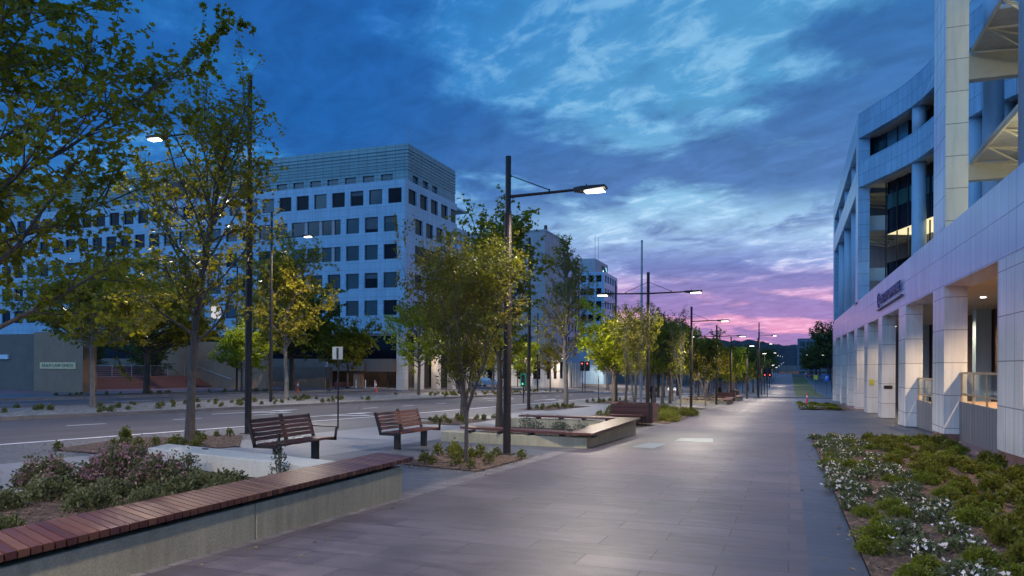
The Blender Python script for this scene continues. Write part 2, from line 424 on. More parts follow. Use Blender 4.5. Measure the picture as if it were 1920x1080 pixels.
sheet('plinth_paving_far', 4.15, 5.6, 55, 73, 'brick_plaza', 0)
sheet('footpath_paving', -9.4, -5.3, -12, 108, 'bluestone_paving', 0)
sheet('footpath_concrete', -13.6, -9.4, -12, 108, 'concrete_path', 0)
sheet('kerbside_paving', -17., -13.6, -12, 108, 'cobble_paving', 0)
sheet('road', -26.4, -17., -20, 420, 'asphalt', -.01)
sheet('far_road', -43.3, -33.4, -20, 420, 'asphalt', -.01)
sheet('cross_street', -17., 60, 108, 122, 'asphalt', -.012)
sheet('cross_street_left', -33.4, -26.4, 104, 124, 'asphalt', -.012)
sheet('cross_street_far_left', -120, -43.3, 108, 130, 'asphalt', -.012)
sheet('far_promenade', -4.4, 1.1, 122, 420, 'granite_paving', .05, sides=.12)
sheet('far_promenade_apron', 1.1, 6.2, 122, 134, 'bluestone_paving', .05, sides=.12)
sheet('far_footpath', -17., -4.4, 122, 420, 'bluestone_paving', .04, sides=.12)
sheet('lawn', 1.1, 5.9, 134, 330, 'grass_lawn', .06)
sheet('lawn_kerb', 5.9, 6.15, 134, 330, 'kerb_concrete', .1, sides=.15)
sheet('side_road', 6.15, 30, 122, 420, 'bluestone_paving', -.008)
sheet('median_kerb', -26.5, -26.25, -20, 104, 'kerb_concrete', .14, sides=.18)
sheet('median_kerb_far', -33.55, -33.3, -20, 104, 'kerb_concrete', .14, sides=.18)
sheet('median_bed', -33.3, -26.5, -20, 104, 'gravel', .10, sides=.1)
sheet('far_kerb', -43.55, -43.25, -20, 108, 'kerb_concrete', .14, sides=.18)
sheet('far_verge', -50.5, -43.55, -20, 108, 'bluestone_paving', .12, sides=.14)
sheet('brick_plaza', -120, -50.5, -20, 75.5, 'brick_plaza', .12)
sheet('brick_forecourt', -120, -50.5, 75.5, 108, 'brick_plaza', .12)
# road markings
def mark(x0, x1, y0, y1, dz=.0):
    X = [x0, x1]; Y = sorted(set(lines(y0, y1, YL+[30, 80, 110, 140, 200])))
    v = [(x, y, gz(x, y)+dz) for y in Y for x in X]
    return v, [(2*j, 2*j+1, 2*j+3, 2*j+2) for j in range(len(Y)-1)]
b = MB(); b.add(*mark(-17.55, -17.35, -20, 106, -.004)); struct(b.build('road_edge_line', 'line_paint'))
b = MB()
for i in range(-1, 30):
    y = 13.3+i*4.55
    if 27 < y < 33: continue
    b.add(*mark(-22.28, -22.14, y, y+1.5, -.004))
struct(b.build('road_lane_line', 'line_paint'))
b = MB()
for i in range(0, 14): b.add(*mark(-38.5, -38.35, 6+i*7, 9+i*7, -.004))
b.add(*mark(-33.95, -33.8, -20, 104, -.004)); b.add(*mark(-43., -42.85, -20, 104, -.004))
struct(b.build('far_road_line', 'line_paint'))
def arrow(pts, nm='road_arrow'):
    b = MB(); b.add([(x, y, gz(x, y)-.004) for x, y in pts], [tuple(range(len(pts)))]); struct(b.build(nm, 'line_paint'))
for (ax, ay, side) in ((-24.1, 26.5, 1), (-19.6, 26.5, 1), (-24.1, 58, 1), (-19.6, 58, 1)):
    w = .09
    arrow([(ax-w, ay), (ax+w, ay), (ax+w, ay+4.4), (ax-w, ay+4.4)])
    arrow([(ax-.35, ay+4.4), (ax+.35, ay+4.4), (ax, ay+6.3)])
    arrow([(ax+w, ay+2.2), (ax+w+.9, ay+2.9), (ax+w+.9, ay+3.3), (ax+w, ay+2.7)])
    arrow([(ax+w+.9, ay+2.5), (ax+w+1.5, ay+3.7), (ax+w+.9, ay+3.8)])
b = MB()
for i in range(9): b.add(*mark(-17-1.1*i-.5, -17-1.1*i, 104.5, 107.5, -.004))
struct(b.build('pedestrian_crossing', 'line_paint'))
# beds
BEDS = dict(b1=[(-15.24, 11.87), (-12.82, 11.58), (-12.31, 14.47), (-14.7, 17.4), (-16.4, 15)], b2=[(-7.1, 12.9), (-5.3, 12.5), (-5.3, 15.3), (-7.3, 15.6)],
  b3=[(-13.6, 25.2), (-11.6, 25.6), (-12.1, 30.4), (-13.9, 30)], b4=[(-14.9, 41.1), (-13, 41.1), (-12.5, 49), (-14.9, 49.5)],
  b5=[(-5.4, 31.9), (-4.75, 31.9), (-4.75, 42.8), (-6.3, 42.8)], b6=[(-7.4, 28.5), (-5.4, 28.5), (-5.4, 31.4), (-7.4, 31.4)],
  b7=[(-9.3, 36.), (-6.5, 36), (-6.5, 48), (-9.3, 48)], b8=[(-14.9, 56), (-12.9, 56), (-12.9, 66), (-14.9, 66)], b9=[(-10.5, 50), (-5.4, 50), (-5.4, 54), (-10.5, 54)],
  b10=[(-14.9, 72), (-12.9, 72), (-12.9, 88), (-14.9, 88)], b11=[(-8.5, 74), (-5.5, 74), (-5.5, 92), (-8.5, 92)])
for k, q in BEDS.items(): patch('mulch_bed', q, 'bark_mulch', .02)
patch('mulch_bed', [(.65, -5), (4.15, -5), (4.15, 26.3), (.65, 26.3)], 'bark_mulch', .025)
patch('mulch_bed', [(.65, 55), (3.7, 55), (3.7, 73), (.65, 73)], 'bark_mulch', .06)
patch('verge_bed', [(-46.3, 36), (-43.8, 36), (-43.8, 62), (-46.3, 62)], 'bark_mulch', .15)
patch('verge_bed', [(-43.7, 63.5), (-41.6, 63.5), (-41.6, 64), (-43.7, 64)], 'bark_mulch', .15)
for q in ([(-3.85, 19.3), (-3.25, 19.1), (-3.2, 20.9), (-3.7, 20.9)], [(-3.15, 22), (-2.05, 22.1), (-2.2, 23.7), (-3.15, 23.4)], [(-1., 81), (-.4, 81), (-.4, 83.5), (-1., 83.5)]):
    struct(patch('access_cover', q, 'glass_slab', .008))

# ------------------------------------------------------------------ hills
def hill(name, x0, x1, y0, y1, zf, nx=90, ny=10):
    b = MB(); v = []
    for j in range(ny+1):
        for i in range(nx+1):
            u = i/nx; w = j/ny
            x = x0+(x1-x0)*u; y = y0+(y1-y0)*w
            v.append((x, y, -4+zf(x)*math.sin(min(1, w*1.6)*PI/2)*(1+.02*random.random())+random.random()*1.6))
    b.add(v, [(j*(nx+1)+i, j*(nx+1)+i+1, (j+1)*(nx+1)+i+1, (j+1)*(nx+1)+i) for j in range(ny) for i in range(nx)])
    return struct(b.build(name, 'hill_forest'))
def hz(x):
    return 20+24*math.exp(-((x+95)/120)**2)+8*math.exp(-((x+260)/90)**2)+5*math.sin(x*.013)+1.2*math.sin(x*.11)+.8*math.sin(x*.37)
hill('hills', -1200, 700, 850, 1050, hz, 700, 10)

# ------------------------------------------------------------------ trees
def leaf_mesh(pts, dirs, size, rng, lobed):
    n = len(pts)
    if lobed:
        T = np.array([(0, 0), (.22, .14), (.5, .10), (.42, .36), (.62, .55), (.30, .60), (0, 1.0), (-.30, .60), (-.62, .55), (-.42, .36), (-.5, .10), (-.22, .14)], float)
        F = [(0, 1, 2, 3, 9, 10, 11), (3, 4, 5, 7, 8, 9), (5, 6, 7)]
    else:
        T = np.array([(0, 0), (.34, .38), (.0, 1.), (-.34, .38)], float); F = [(0, 1, 2, 3)]
    d = dirs+rng.normal(0, .75, (n, 3)); d[:, 2] -= .15
    d /= np.linalg.norm(d, axis=1)[:, None]
    up = rng.normal(0, .55, (n, 3)); up[:, 2] += 1.
    s = np.cross(d, up); s /= (np.linalg.norm(s, axis=1)[:, None]+1e-6)
    sz = size*rng.uniform(.65, 1.3, n)
    V = pts[:, None, :]+(s[:, None, :]*T[None, :, 0:1]+d[:, None, :]*T[None, :, 1:2])*sz[:, None, None]
    V[:, :, 2] -= (T[None, :, 1]**2)*sz[:, None]*.2
    m = len(T)
    return V.reshape(-1, 3), F, m, n
def mesh_from_leaves(name, V, F, m, n, mat):
    me = bpy.data.meshes.new(name)
    loops = []; starts = []; tot = []; k = 0
    base = np.arange(n)*m
    me.vertices.add(len(V)); me.vertices.foreach_set('co', V.astype(np.float32).ravel())
    idx = []; ls = []; lt = []
    per = sum(len(f) for f in F)
    A = np.concatenate([np.array(f) for f in F])
    idx = (base[:, None]+A[None, :]).ravel()
    st = np.cumsum([0]+[len(f) for f in F[:-1]])
    ls = (np.arange(n)[:, None]*per+st[None, :]).ravel(); lt = np.tile([len(f) for f in F], n)
    me.loops.add(len(idx)); me.loops.foreach_set('vertex_index', idx.astype(np.int32))
    me.polygons.add(len(ls)); me.polygons.foreach_set('loop_start', ls.astype(np.int32)); me.polygons.foreach_set('loop_total', lt.astype(np.int32))
    me.update(calc_edges=True); me.validate()
    me.materials.append(MAT[mat]); return me
def grow(seed, H, cb, R, r0, nl=20, up=.75, stems=1, lean=(0, 0), shape='oval', sub=6, twig=3, dens=11., side=None, fk=.45):
    rng = random.Random(seed); br = MB(); P = []; D = []
    def rnd(s): return Vector((rng.gauss(0, s), rng.gauss(0, s), rng.gauss(0, s)))
    def leafline(a, b, dn):
        L = (b-a).length; k = max(1, int(L*dn)); d = (b-a).normalized()
        for _ in range(k):
            P.append(a.lerp(b, rng.random())+rnd(.05)); D.append(d+rnd(.3))
    def branch(p0, d, L, r, depth):
        n = 5 if depth == 0 else 3; pts = [p0]; dd = d.normalized(); p = p0.copy()
        for i in range(n):
            dd = (dd+rnd(.13)+Vector((0, 0, .10 if depth == 0 else .03))).normalized()
            p = p+dd*(L/n); pts.append(p.copy())
        rad = [r*(1-.8*i/n) for i in range(n+1)]
        br.tube(pts, rad, 5 if depth == 0 else 3, caps=False)
        def at(t):
            q = t*n; i = min(int(q), n-1); return pts[i].lerp(pts[i+1], q-i), (pts[i+1]-pts[i]).normalized()
        if depth == 0:
            for k in range(sub+2):
                q, dv = at(.25+.75*(k+rng.random())/(sub+2)); sd = (dv+rnd(.6)).normalized()
                branch(q, sd, L*rng.uniform(.28, .5)*(1 if sub > 3 else 1.2), r*.4, 1)
            leafline(pts[-2], pts[-1], dens)
        elif depth == 1:
            for k in range(twig):
                q, dv = at(.3+.7*(k+rng.random())/twig); sd = (dv+rnd(.7)).normalized()
                e = q+sd*L*rng.uniform(.35, .6); br.tube([q, e], [r*.4, r*.15], 3, caps=False); leafline(q, e, dens*1.3)
            leafline(pts[1], pts[-1], dens)
    def prof(t):
        if shape == 'oval': return max(.18, math.sin(PI*min(1, t*.78+.2))**.8)
        if shape == 'cone': return max(.12, (1-t)**.75*(.55+.45*min(1, t*5)))
        if shape == 'wide': return max(.25, math.sin(PI*(t*.6+.32))**.6)
        return 1
    for s in range(stems):
        az0 = 2*PI*s/stems+rng.random()
        pts = [Vector((0, 0, -.05))]; n = 9; hh = H*(.97 if stems == 1 else rng.uniform(.75, 1.))
        sp = R*.75 if stems > 1 else 0
        fork = cb if stems > 1 else 0
        for i in range(1, n+1):
            t = i/n; z = t*hh
            o = max(0, (z-fork*fk)/(hh-fork*fk)) if stems > 1 else 0
            pts.append(Vector((lean[0]*t*t+math.cos(az0)*sp*o**.85*(1 if s else .35), lean[1]*t*t+math.sin(az0)*sp*o**.85*(1 if s else .35), z))+Vector((rng.gauss(0, .03), rng.gauss(0, .03), 0))*min(1, t*3)*H/6)
        rs = r0 if stems == 1 else r0*.62
        br.tube(pts, [rs*(1.25 if i == 0 else 1)*(1-.88*(i/n)**1.1) for i in range(n+1)], 8 if r0 > .06 else 6, caps=False)
        nn = nl//stems
        for k in range(nn):
            t = (k+rng.random()*.6)/nn; z = cb+(H*.95-cb)*t
            if z > hh*.96: z = hh*.96
            q = z/hh*n; i = min(int(q), n-1); p0 = pts[i].lerp(pts[i+1], q-i)
            az = az0+k*2.399+rng.gauss(0, .3)
            el = up+.35*t+rng.gauss(0, .12)
            L = R*prof(t)*rng.uniform(.75, 1.15)/max(.35, math.cos(el)*1.15)*(1 if stems == 1 else .6)
            L = min(L, H*.6)
            branch(p0, Vector((math.cos(az)*math.cos(el), math.sin(az)*math.cos(el), math.sin(el))), L, rs*(.42-.2*t), 0)
        leafline(pts[-2], pts[-1], dens*2)
    P = np.array([tuple(p) for p in P]); D = np.array([tuple(p) for p in D]); BV = np.array(br.v)
    top = np.percentile(P[:, 2], 99.5); rad = np.percentile(np.hypot(P[:, 0]-lean[0]*.5, P[:, 1]-lean[1]*.5), 96)
    fz = (H*.98-cb)/max(.1, top-cb); fr = min(1.15, R/rad)
    for A in (P, BV):
        k = np.clip((A[:, 2]-cb*.5)/(cb*.5), 0, 1); m = A[:, 2] > cb
        A[:, 0] *= 1+(fr-1)*k; A[:, 1] *= 1+(fr-1)*k
        A[m, 2] = cb+(A[m, 2]-cb)*fz
        cx = lean[0]*np.clip(A[:, 2]/H, 0, 1)**2; cy = lean[1]*np.clip(A[:, 2]/H, 0, 1)**2
        rr = np.hypot(A[:, 0]-cx, A[:, 1]-cy); q = np.where(rr > R*1.02, (R*1.02+(rr-R*1.02)*.3)/np.maximum(rr, .01), 1.)
        A[:, 0] = cx+(A[:, 0]-cx)*q; A[:, 1] = cy+(A[:, 1]-cy)*q
    br.v = [tuple(p) for p in BV]
    return br, P, D
CACHE = {}
def tree(name, x, y, label, cat='tree', group=None, key=None, leaf='leaf_green', barkm='bark', lsize=.12, lobed=False, s=1., rz=None, dz=0., **kw):
    root = empty(name, (x, y, gz(x, y)+dz), random.uniform(0, 6.28) if rz is None else rz, label, cat, group)
    k = key or (name, x, y)
    if k not in CACHE:
        br, P, D = grow(**kw)
        me = bpy.data.meshes.new('trunk'); me.from_pydata(br.v, [], br.f); me.materials.append(MAT[barkm])
        me.polygons.foreach_set('use_smooth', [True]*len(me.polygons))
        V, F, m, n = leaf_mesh(P, D, lsize, np.random.default_rng(kw.get('seed', 1)), lobed)
        CACHE[k] = (me, mesh_from_leaves('crown', V, F, m, n, leaf)); print('tree', name, n)
    tm, cm = CACHE[k]
    for nm, me in (('trunk', tm), ('crown', cm)):
        o = bpy.data.objects.new(nm, me); COL.objects.link(o); o.parent = root
    root.scale = (s, s, s*random.uniform(.94, 1.06))
    return root
STREET = 'street trees along the promenade'; MED = 'trees in the road median'; FARV = 'trees on the far verge'
# near, individually shaped
tree('oak_tree', -12.2, 7.9, 'big lobed-leaf oak tree cut by the left edge of the picture', leaf='leaf_green', lsize=.092, lobed=True, rz=.3,
     seed=11, H=9.6, cb=2.0, R=3.35, r0=.13, nl=32, up=.5, shape='wide', sub=7, twig=4, dens=20)
tree('oak_tree', -14.16, 14.81, 'slender oak tree in the mulch bed behind the nearest slatted bench', leaf='leaf_olive', lsize=.088, lobed=True, rz=0.,
     seed=29, H=9.2, lean=(.95, .35), cb=2.4, R=2.3, r0=.11, nl=34, up=.72, shape='oval', sub=6, twig=4, dens=11)
tree('crepe_myrtle_tree', -6.1, 13.79, 'small bronze leaved multi-stem tree in the mulch bed by the nearest lamp post', leaf='leaf_bronze', barkm='bark', lsize=.062, rz=1.2,
     seed=31, H=4.7, cb=1.3, R=1.32, r0=.055, fk=.8, nl=64, up=.95, stems=7, shape='oval', sub=5, twig=4, dens=24)
tree('maple_tree', -9.38, 23.99, 'tall upright dark green tree directly behind the nearest promenade lamp post', leaf='leaf_green', barkm='dark_bark', lsize=.11, lobed=True, rz=0.,
     seed=41, H=7.9, cb=2.1, R=1.8, r0=.13, nl=32, up=.72, shape='oval', sub=6, twig=4, dens=14)
tree('maple_tree', -13.32, 29.73, 'dense green tree in the bed behind the second slatted bench', leaf='leaf_green', lsize=.13, rz=2.,
     seed=43, H=7.1, cb=2.1, R=2.6, r0=.13, nl=36, up=.6, shape='oval', sub=6, twig=4, dens=17)
tree('oak_tree', -14., 48.02, 'tall thin open-crowned tree with pale trunk by the road, before the beige tower', leaf='leaf_olive', barkm='pale_bark', lsize=.15, rz=0.,
     seed=53, H=11.3, cb=2.9, R=2.4, r0=.16, nl=40, up=.7, shape='cone', sub=6, twig=4, dens=11)
tree('pear_tree', -8.24, 36.7, 'round bright green tree left of the timber box seat', leaf='leaf_bright', barkm='bark', lsize=.12, rz=0.,
     seed=61, H=5.6, cb=1.8, R=1.7, r0=.10, nl=34, up=.7, shape='oval', sub=6, twig=4, dens=20)
tree('crepe_myrtle_tree', -5.95, 30.4, 'bronze tinted multi-stem tree growing out of the near timber box seat', leaf='leaf_bronze', barkm='pale_bark', lsize=.075, rz=.4, dz=.2,
     seed=67, H=4.6, cb=1.6, R=1.0, r0=.07, nl=48, up=1., stems=7, shape='oval', sub=5, twig=3, dens=22)
tree('ash_tree', -8.9, 56.2, 'dark reddish green tree right of the double lamp post', leaf='leaf_dark', lsize=.14, rz=0.,
     seed=71, H=7.3, cb=2., R=1.8, r0=.11, nl=30, up=.75, shape='oval', sub=6, twig=3, dens=10)
tree('crepe_myrtle_tree', -6.35, 47.2, 'thin pale-stemmed young tree beside the third promenade lamp post', leaf='leaf_bronze', barkm='pale_bark', lsize=.09, rz=0.,
     seed=73, H=6.5, cb=1.9, R=1.1, r0=.07, nl=30, up=.95, stems=3, shape='oval', sub=5, twig=3, dens=12)
tree('pear_tree', -12.46, 60.17, 'green tree beside the flagpole behind the bright green tree', leaf='leaf_bright', lsize=.14, seed=79, H=6.3, cb=2, R=1.7, r0=.1, nl=24, up=.6, shape='oval', sub=5, twig=3, dens=11, key='pearB')
# far-side row
tree('elm_tree', -31.56, 26.74, 'slim pale-trunked tree in the gravel median, leftmost of the median trees', leaf='leaf_olive', barkm='pale_bark', lsize=.17, seed=83, H=7.6, cb=2.9, R=3.5, r0=.13, nl=36, up=.5, shape='wide', sub=6, twig=4, dens=14)
tree('elm_tree', -32.22, 42.39, 'yellowish tree in the gravel median seen above the nearest slatted bench', leaf='leaf_olive', barkm='pale_bark', lsize=.19, seed=89, H=11.4, cb=3.2, R=3.3, r0=.15, nl=44, up=.55, shape='oval', sub=6, twig=4, dens=12)
tree('elm_tree', -31.3, 60.09, 'green tree in the gravel median in front of the white office block corner', leaf='leaf_bright', lsize=.2, seed=97, H=8.4, cb=2.5, R=2.9, r0=.15, nl=34, up=.5, shape='oval', sub=6, twig=4, dens=12)
tree('oak_tree', -45.54, 43.27, 'dark-trunked spreading tree on the verge in front of the brick steps', leaf='leaf_olive', barkm='dark_bark', lsize=.24, seed=101, H=9.6, cb=2.8, R=5.4, r0=.25, nl=42, up=.42, shape='wide', sub=7, twig=4, dens=12)
tree('oak_tree', -42.92+(-2.4), 60.51, 'large dark domed tree on the far verge left of the orange bollard', leaf='leaf_dark', barkm='dark_bark', lsize=.26, seed=103, H=10.6, cb=2.9, R=5.2, r0=.27, nl=44, up=.42, shape='wide', sub=7, twig=4, dens=13)
tree('elm_tree', -45.4, 53.52, 'small light green tree in front of the sloping plaza wall', leaf='leaf_bright', lsize=.2, seed=107, H=6.6, cb=1.9, R=2.8, r0=.1, nl=30, up=.6, shape='oval', sub=5, twig=4, dens=13)
tree('elm_tree', -41.5-2.4, 68.07, 'green tree standing behind the far timber bench', leaf='leaf_green', lsize=.24, seed=109, H=7.6, cb=2.2, R=3.3, r0=.12, nl=32, up=.5, shape='oval', sub=6, twig=4, dens=12)
# trees further along, shared meshes
FARK = [('fA', 'leaf_bright', 'bark', dict(seed=201, H=6.4, cb=2., R=1.9, r0=.11, nl=26, up=.6, shape='oval', sub=5, twig=3, dens=15)),
        ('fB', 'leaf_olive', 'bark', dict(seed=202, H=7.4, cb=2.3, R=2., r0=.12, nl=26, up=.7, shape='oval', sub=5, twig=3, dens=15)),
        ('fC', 'leaf_bronze', 'pale_bark', dict(seed=203, H=5.4, cb=1.7, R=1.5, r0=.08, nl=30, up=.9, stems=3, shape='oval', sub=4, twig=3, dens=15)),
        ('fD', 'leaf_dark', 'dark_bark', dict(seed=204, H=8.6, cb=2.4, R=2.9, r0=.16, nl=28, up=.55, shape='wide', sub=5, twig=3, dens=15))]
rg = random.Random(5)
spots = [(-5.9, 57.5, 2, 1.1), (-9.2, 62., 0, 1.1), (-13.9, 63., 1, 1.05), (-7, 67.2, 2, 1.1), (-13.8, 74, 0, 1.1), (-7.2, 81.5, 1, 1.), (-13.9, 84.5, 3, .85), (-6.6, 88, 0, .9), (-13.8, 94, 1, .95), (-7, 97.5, 2, 1.05)]
LBL = ['bronze leaved tree beside the planter seats of the second seating group', 'green tree beyond the flagpole on the footpath', 'olive tree by the kerb beyond the flagpole', 'small bronze tree beyond the far timber box seat',
       'green kerbside tree opposite the parked bins', 'olive tree near the orange roadworks cone on the promenade', 'dark tree by the kerb in front of the green traffic light', 'green tree close to the promenade before the cross street',
       'olive tree by the kerb at the corner of the cross street', 'small bronze tree at the promenade corner of the cross street']
for (x, y, k, s), l in zip(spots, LBL):
    kk = FARK[k]; tree('street_tree', x, y, l, group=STREET, key=kk[0], leaf=kk[1], barkm=kk[2], lsize=.17, s=s, **kk[3])
for i, (x, y, k, s) in enumerate([(-10.2, 70, 0, 1.2), (-10.6, 78.5, 0, 1.15), (-9.6, 86, 1, 1.1), (-10.4, 93.5, 0, 1.2), (-10, 101, 3, .8), (-14.2, 68.5, 0, 1.05), (-13.9, 79, 1, 1.05), (-14, 89.5, 0, 1.15), (-13.7, 99, 3, .8), (-6.9, 103, 0, 1.1), (-9.6, 56.5, 0, 1.0)]):
    kk = FARK[k]; tree('street_tree', x, y, 'leafy street tree in the inner row between the flagpole and the cross street', group='inner row of street trees before the cross street', key=kk[0], leaf=kk[1], barkm=kk[2], lsize=.17, s=s, **kk[3])
n = 0
for i in range(20):
    y = 128+i*11+rg.uniform(-2, 2); k = FARK[rg.choice([0, 1, 2, 3])]
    for x in (-7.2-rg.random()*2, -14.2-rg.random()):
        tree('street_tree', x, y, 'street tree in the rows beyond the cross street, left of the far promenade', group='far street trees left of the promenade', key=k[0], leaf=k[1], barkm=k[2], lsize=.17, s=rg.uniform(.9, 1.25)*(1+.012*i), **k[3])
for i, y in enumerate([76, 87, 97]):
    k = FARK[[1, 0, 1][i]]; tree('median_tree', -30.5, y, ['median tree in front of the lit ground floor columns', 'median tree left of the red traffic light', 'last median tree before the cross street'][i], group=MED, key=k[0], leaf=k[1], barkm=k[2], lsize=.17, s=1.0, **k[3])
for i in range(14):
    k = FARK[rg.choice([0, 1, 3])]; tree('median_tree', -30+rg.uniform(-1, 1), 132+i*15, 'median tree on the far road beyond the cross street', group='far median trees beyond the cross street', key=k[0], leaf=k[1], barkm=k[2], lsize=.17, s=1.25+.03*i, **k[3])
BIG = dict(seed=301, H=15, cb=3., R=6.5, r0=.4, nl=44, up=.5, shape='wide', sub=6, twig=4, dens=5)
BIG2 = dict(seed=302, H=12, cb=1.5, R=4.5, r0=.35, nl=40, up=.6, shape='cone', sub=6, twig=4, dens=6)
for i, (x, y, s) in enumerate([(-46, 98, .72), (-50, 118, .8), (-47, 134, .85), (-60, 58, .6), (-66, 63, .6), (-72, 60, .62), (-79, 66, .6), (-68, 52, .45), (-60, 66, .5)]):
    lab = ['dark tree at the far corner of the white office block', 'dark tree between the white block and the grey tower block', 'dark tree in front of the low block with the lit roof sign'][i] if i < 3 else 'dark evergreen tree at the top of the brick plaza steps'
    tree('evergreen_tree', x, y, lab, group=None if i < 3 else 'evergreens above the plaza steps', key='big2', leaf='leaf_dark', barkm='dark_bark', lsize=.3, s=s, **BIG2)
for i in range(26):
    y = 170+i*13+rg.uniform(-6, 6); x = -40-rg.uniform(0, 26)-(i % 3)*12
    tree('parkland_tree', x, y, 'dark mature tree on the far left side of the avenue, towards the hills', group='dark mature trees far left of the avenue', key='big', leaf='leaf_far', barkm='dark_bark', lsize=.42, s=rg.uniform(.7, 1.05), **BIG)
for i in range(20):
    y = 215+i*14+rg.uniform(-6, 6); x = -17-rg.uniform(0, 4)
    tree('parkland_tree', x, y, 'dark mature tree left of the far promenade below the hills', group='dark mature trees at the end of the promenade', key='big', leaf='leaf_far', barkm='dark_bark', lsize=.42, s=rg.uniform(.5, .75), **BIG)
for i, (x, y, s) in enumerate([(12.8, 285, 1.28), (19.5, 292, 1.3), (9.8, 318, .95), (14, 300, .9), (24, 300, 1.), (8.6, 345, .75), (13, 370, .8), (10, 400, .8)]):
    l = ['tall ragged dark gum tree against the sky beside the right building', 'dark gum tree half hidden by the right building'][i] if i < 2 else 'dark tree lining the side road on the right'
    tree('gum_tree', x, y, l, group=None if i < 2 else 'dark trees along the side road', key='gum' if i < 2 else 'big', leaf='leaf_far', barkm='dark_bark', lsize=.42, s=s, **(dict(BIG, seed=305, H=17, nl=36, cb=3.) if i < 2 else BIG))
for i in range(16):
    x = -120+i*11+rg.uniform(-4, 4)
    if -14 < x < 6: continue
    tree('parkland_tree', x, 470+rg.uniform(-20, 40), 'dark tree in the belt at the end of the avenue', group='tree belt at the end of the avenue', key='big', leaf='leaf_far', barkm='dark_bark', lsize=.42, s=rg.uniform(.7, 1.0), **BIG)

# ------------------------------------------------------------------ shrubs
def shrub_mesh(seed, H, R, n, ls, kind):
    rng = np.random.default_rng(seed)
    th = rng.uniform(0, 2*PI, n); el = np.arccos(rng.uniform(.0, 1, n))
    d = np.stack([np.sin(el)*np.cos(th), np.sin(el)*np.sin(th), np.cos(el)], 1)
    lump = 1+.22*np.sin(th*3+seed)*np.sin(el*4)+.12*np.sin(th*7+seed*2)
    r = rng.uniform(.35, 1., n)**(.5)*lump
    P = d*r[:, None]*np.array([R, R, H])
    if kind == 'feather': D = d*1.+np.array([0, 0, 1.3])
    else: D = d*1.3+np.array([0, 0, .5])
    return P, D, rng
def shrub(name, key, x, y, label, group, mat, H, R, n, ls, kind='mound', flowers=None, dz=.03, s=1., rz=None, cat='shrub', nf=0, fs=.03, zoff=None):
    s = s*(.85 if key.startswith('bp') else .8 if key[:2] in ('bq', 'br') else 1)
    root = empty(name, (x, y, (gz(x, y)+dz) if zoff is None else zoff), random.uniform(0, 6.28) if rz is None else rz, label, cat, group)
    if key not in CACHE:
        sd = abs(hash_(key)) % 9999
        P, D, rng = shrub_mesh(sd, H, R, n, ls, kind)
        V, F, m, k = leaf_mesh(P, D, ls, rng, False)
        if kind == 'feather': pass
        fm = mesh_from_leaves('foliage', V, F, m, k, mat)
        b = MB(); rr = random.Random(sd)
        for _ in range(7):
            a = rr.uniform(0, 6.28); q = rr.uniform(.3, .75)
            b.tube([(0, 0, -.05), (math.cos(a)*R*q*.5, math.sin(a)*R*q*.5, H*.35), (math.cos(a)*R*q, math.sin(a)*R*q, H*.8)], [.012, .008, .003], 4, caps=False)
        me = bpy.data.meshes.new('stem'); me.from_pydata(b.v, [], b.f); me.materials.append(MAT['bark'])
        fl = None
        if flowers:
            P, D, rng = shrub_mesh(sd+5, H*1.08, R*1.05, nf, fs, kind)
            keep = P[:, 2] > H*.25; P = P[keep]; D = D[keep]
            P3 = np.repeat(P, 4, 0)+rng.normal(0, fs*.25, (len(P)*4, 3)); D3 = np.repeat(D, 4, 0)+rng.normal(0, 1., (len(P)*4, 3))
            V, F, m, k = leaf_mesh(P3, D3, fs, rng, False); fl = mesh_from_leaves('blossoms', V, F, m, k, flowers)
        CACHE[key] = (fm, me, fl)
    fm, me, fl = CACHE[key]
    for nm, q in (('foliage', fm), ('stem', me), ('blossoms', fl)):
        if q is None: continue
        o = bpy.data.objects.new(nm, q); COL.objects.link(o); o.parent = root
    root.scale = (s, s, s*random.uniform(.85, 1.15))
    return root
def hash_(k):
    h = 7
    for c in str(k): h = (h*31+ord(c)) % 1000003
    return h
rg = random.Random(12)
# right-hand bed
pl = []
def ok(x, y, d):
    for a, c in pl:
        if (a-x)**2+(c-y)**2 < d*d: return False
    pl.append((x, y)); return True
cnt = 0
for tries in range(4000):
    y = 5.2+(rg.random()**1.25)*21; x = rg.uniform(.72, 4.1)
    if not ok(x, y, .40): continue
    v = rg.randrange(3); fr = (x-.65)/3.5
    q = rg.random()
    if fr < .38 and q < .62:
        shrub('convolvulus_shrub', 'cv%d' % v, x, y, 'low silvery shrub with white trumpet flowers along the promenade edge of the right bed', 'white-flowered shrubs in the right bed', 'shrub_leaf', .13, .2, 420, .045, 'feather', 'flower_white', s=rg.uniform(.75, 1.2), nf=24, fs=.042)
    elif q < .55:
        shrub('feathery_shrub', 'fe%d' % v, x, y, 'feathery olive green tussock in the right bed beside the white piers', 'feathery tussocks in the right bed', 'shrub_green', .19, .17, 700, .055, 'feather', s=rg.uniform(.75, 1.25))
    elif q < .9 or fr < .3:
        shrub('mounded_shrub', 'mo%d' % v, x, y, 'bright green rounded mound shrub in the right bed beside the white piers', 'bright mound shrubs in the right bed', 'shrub_bright', .14, .19, 2000, .026, 'mound', s=rg.uniform(.6, 1.15))
    cnt += 1
    if cnt > 235: break
print('bed shrubs', cnt)
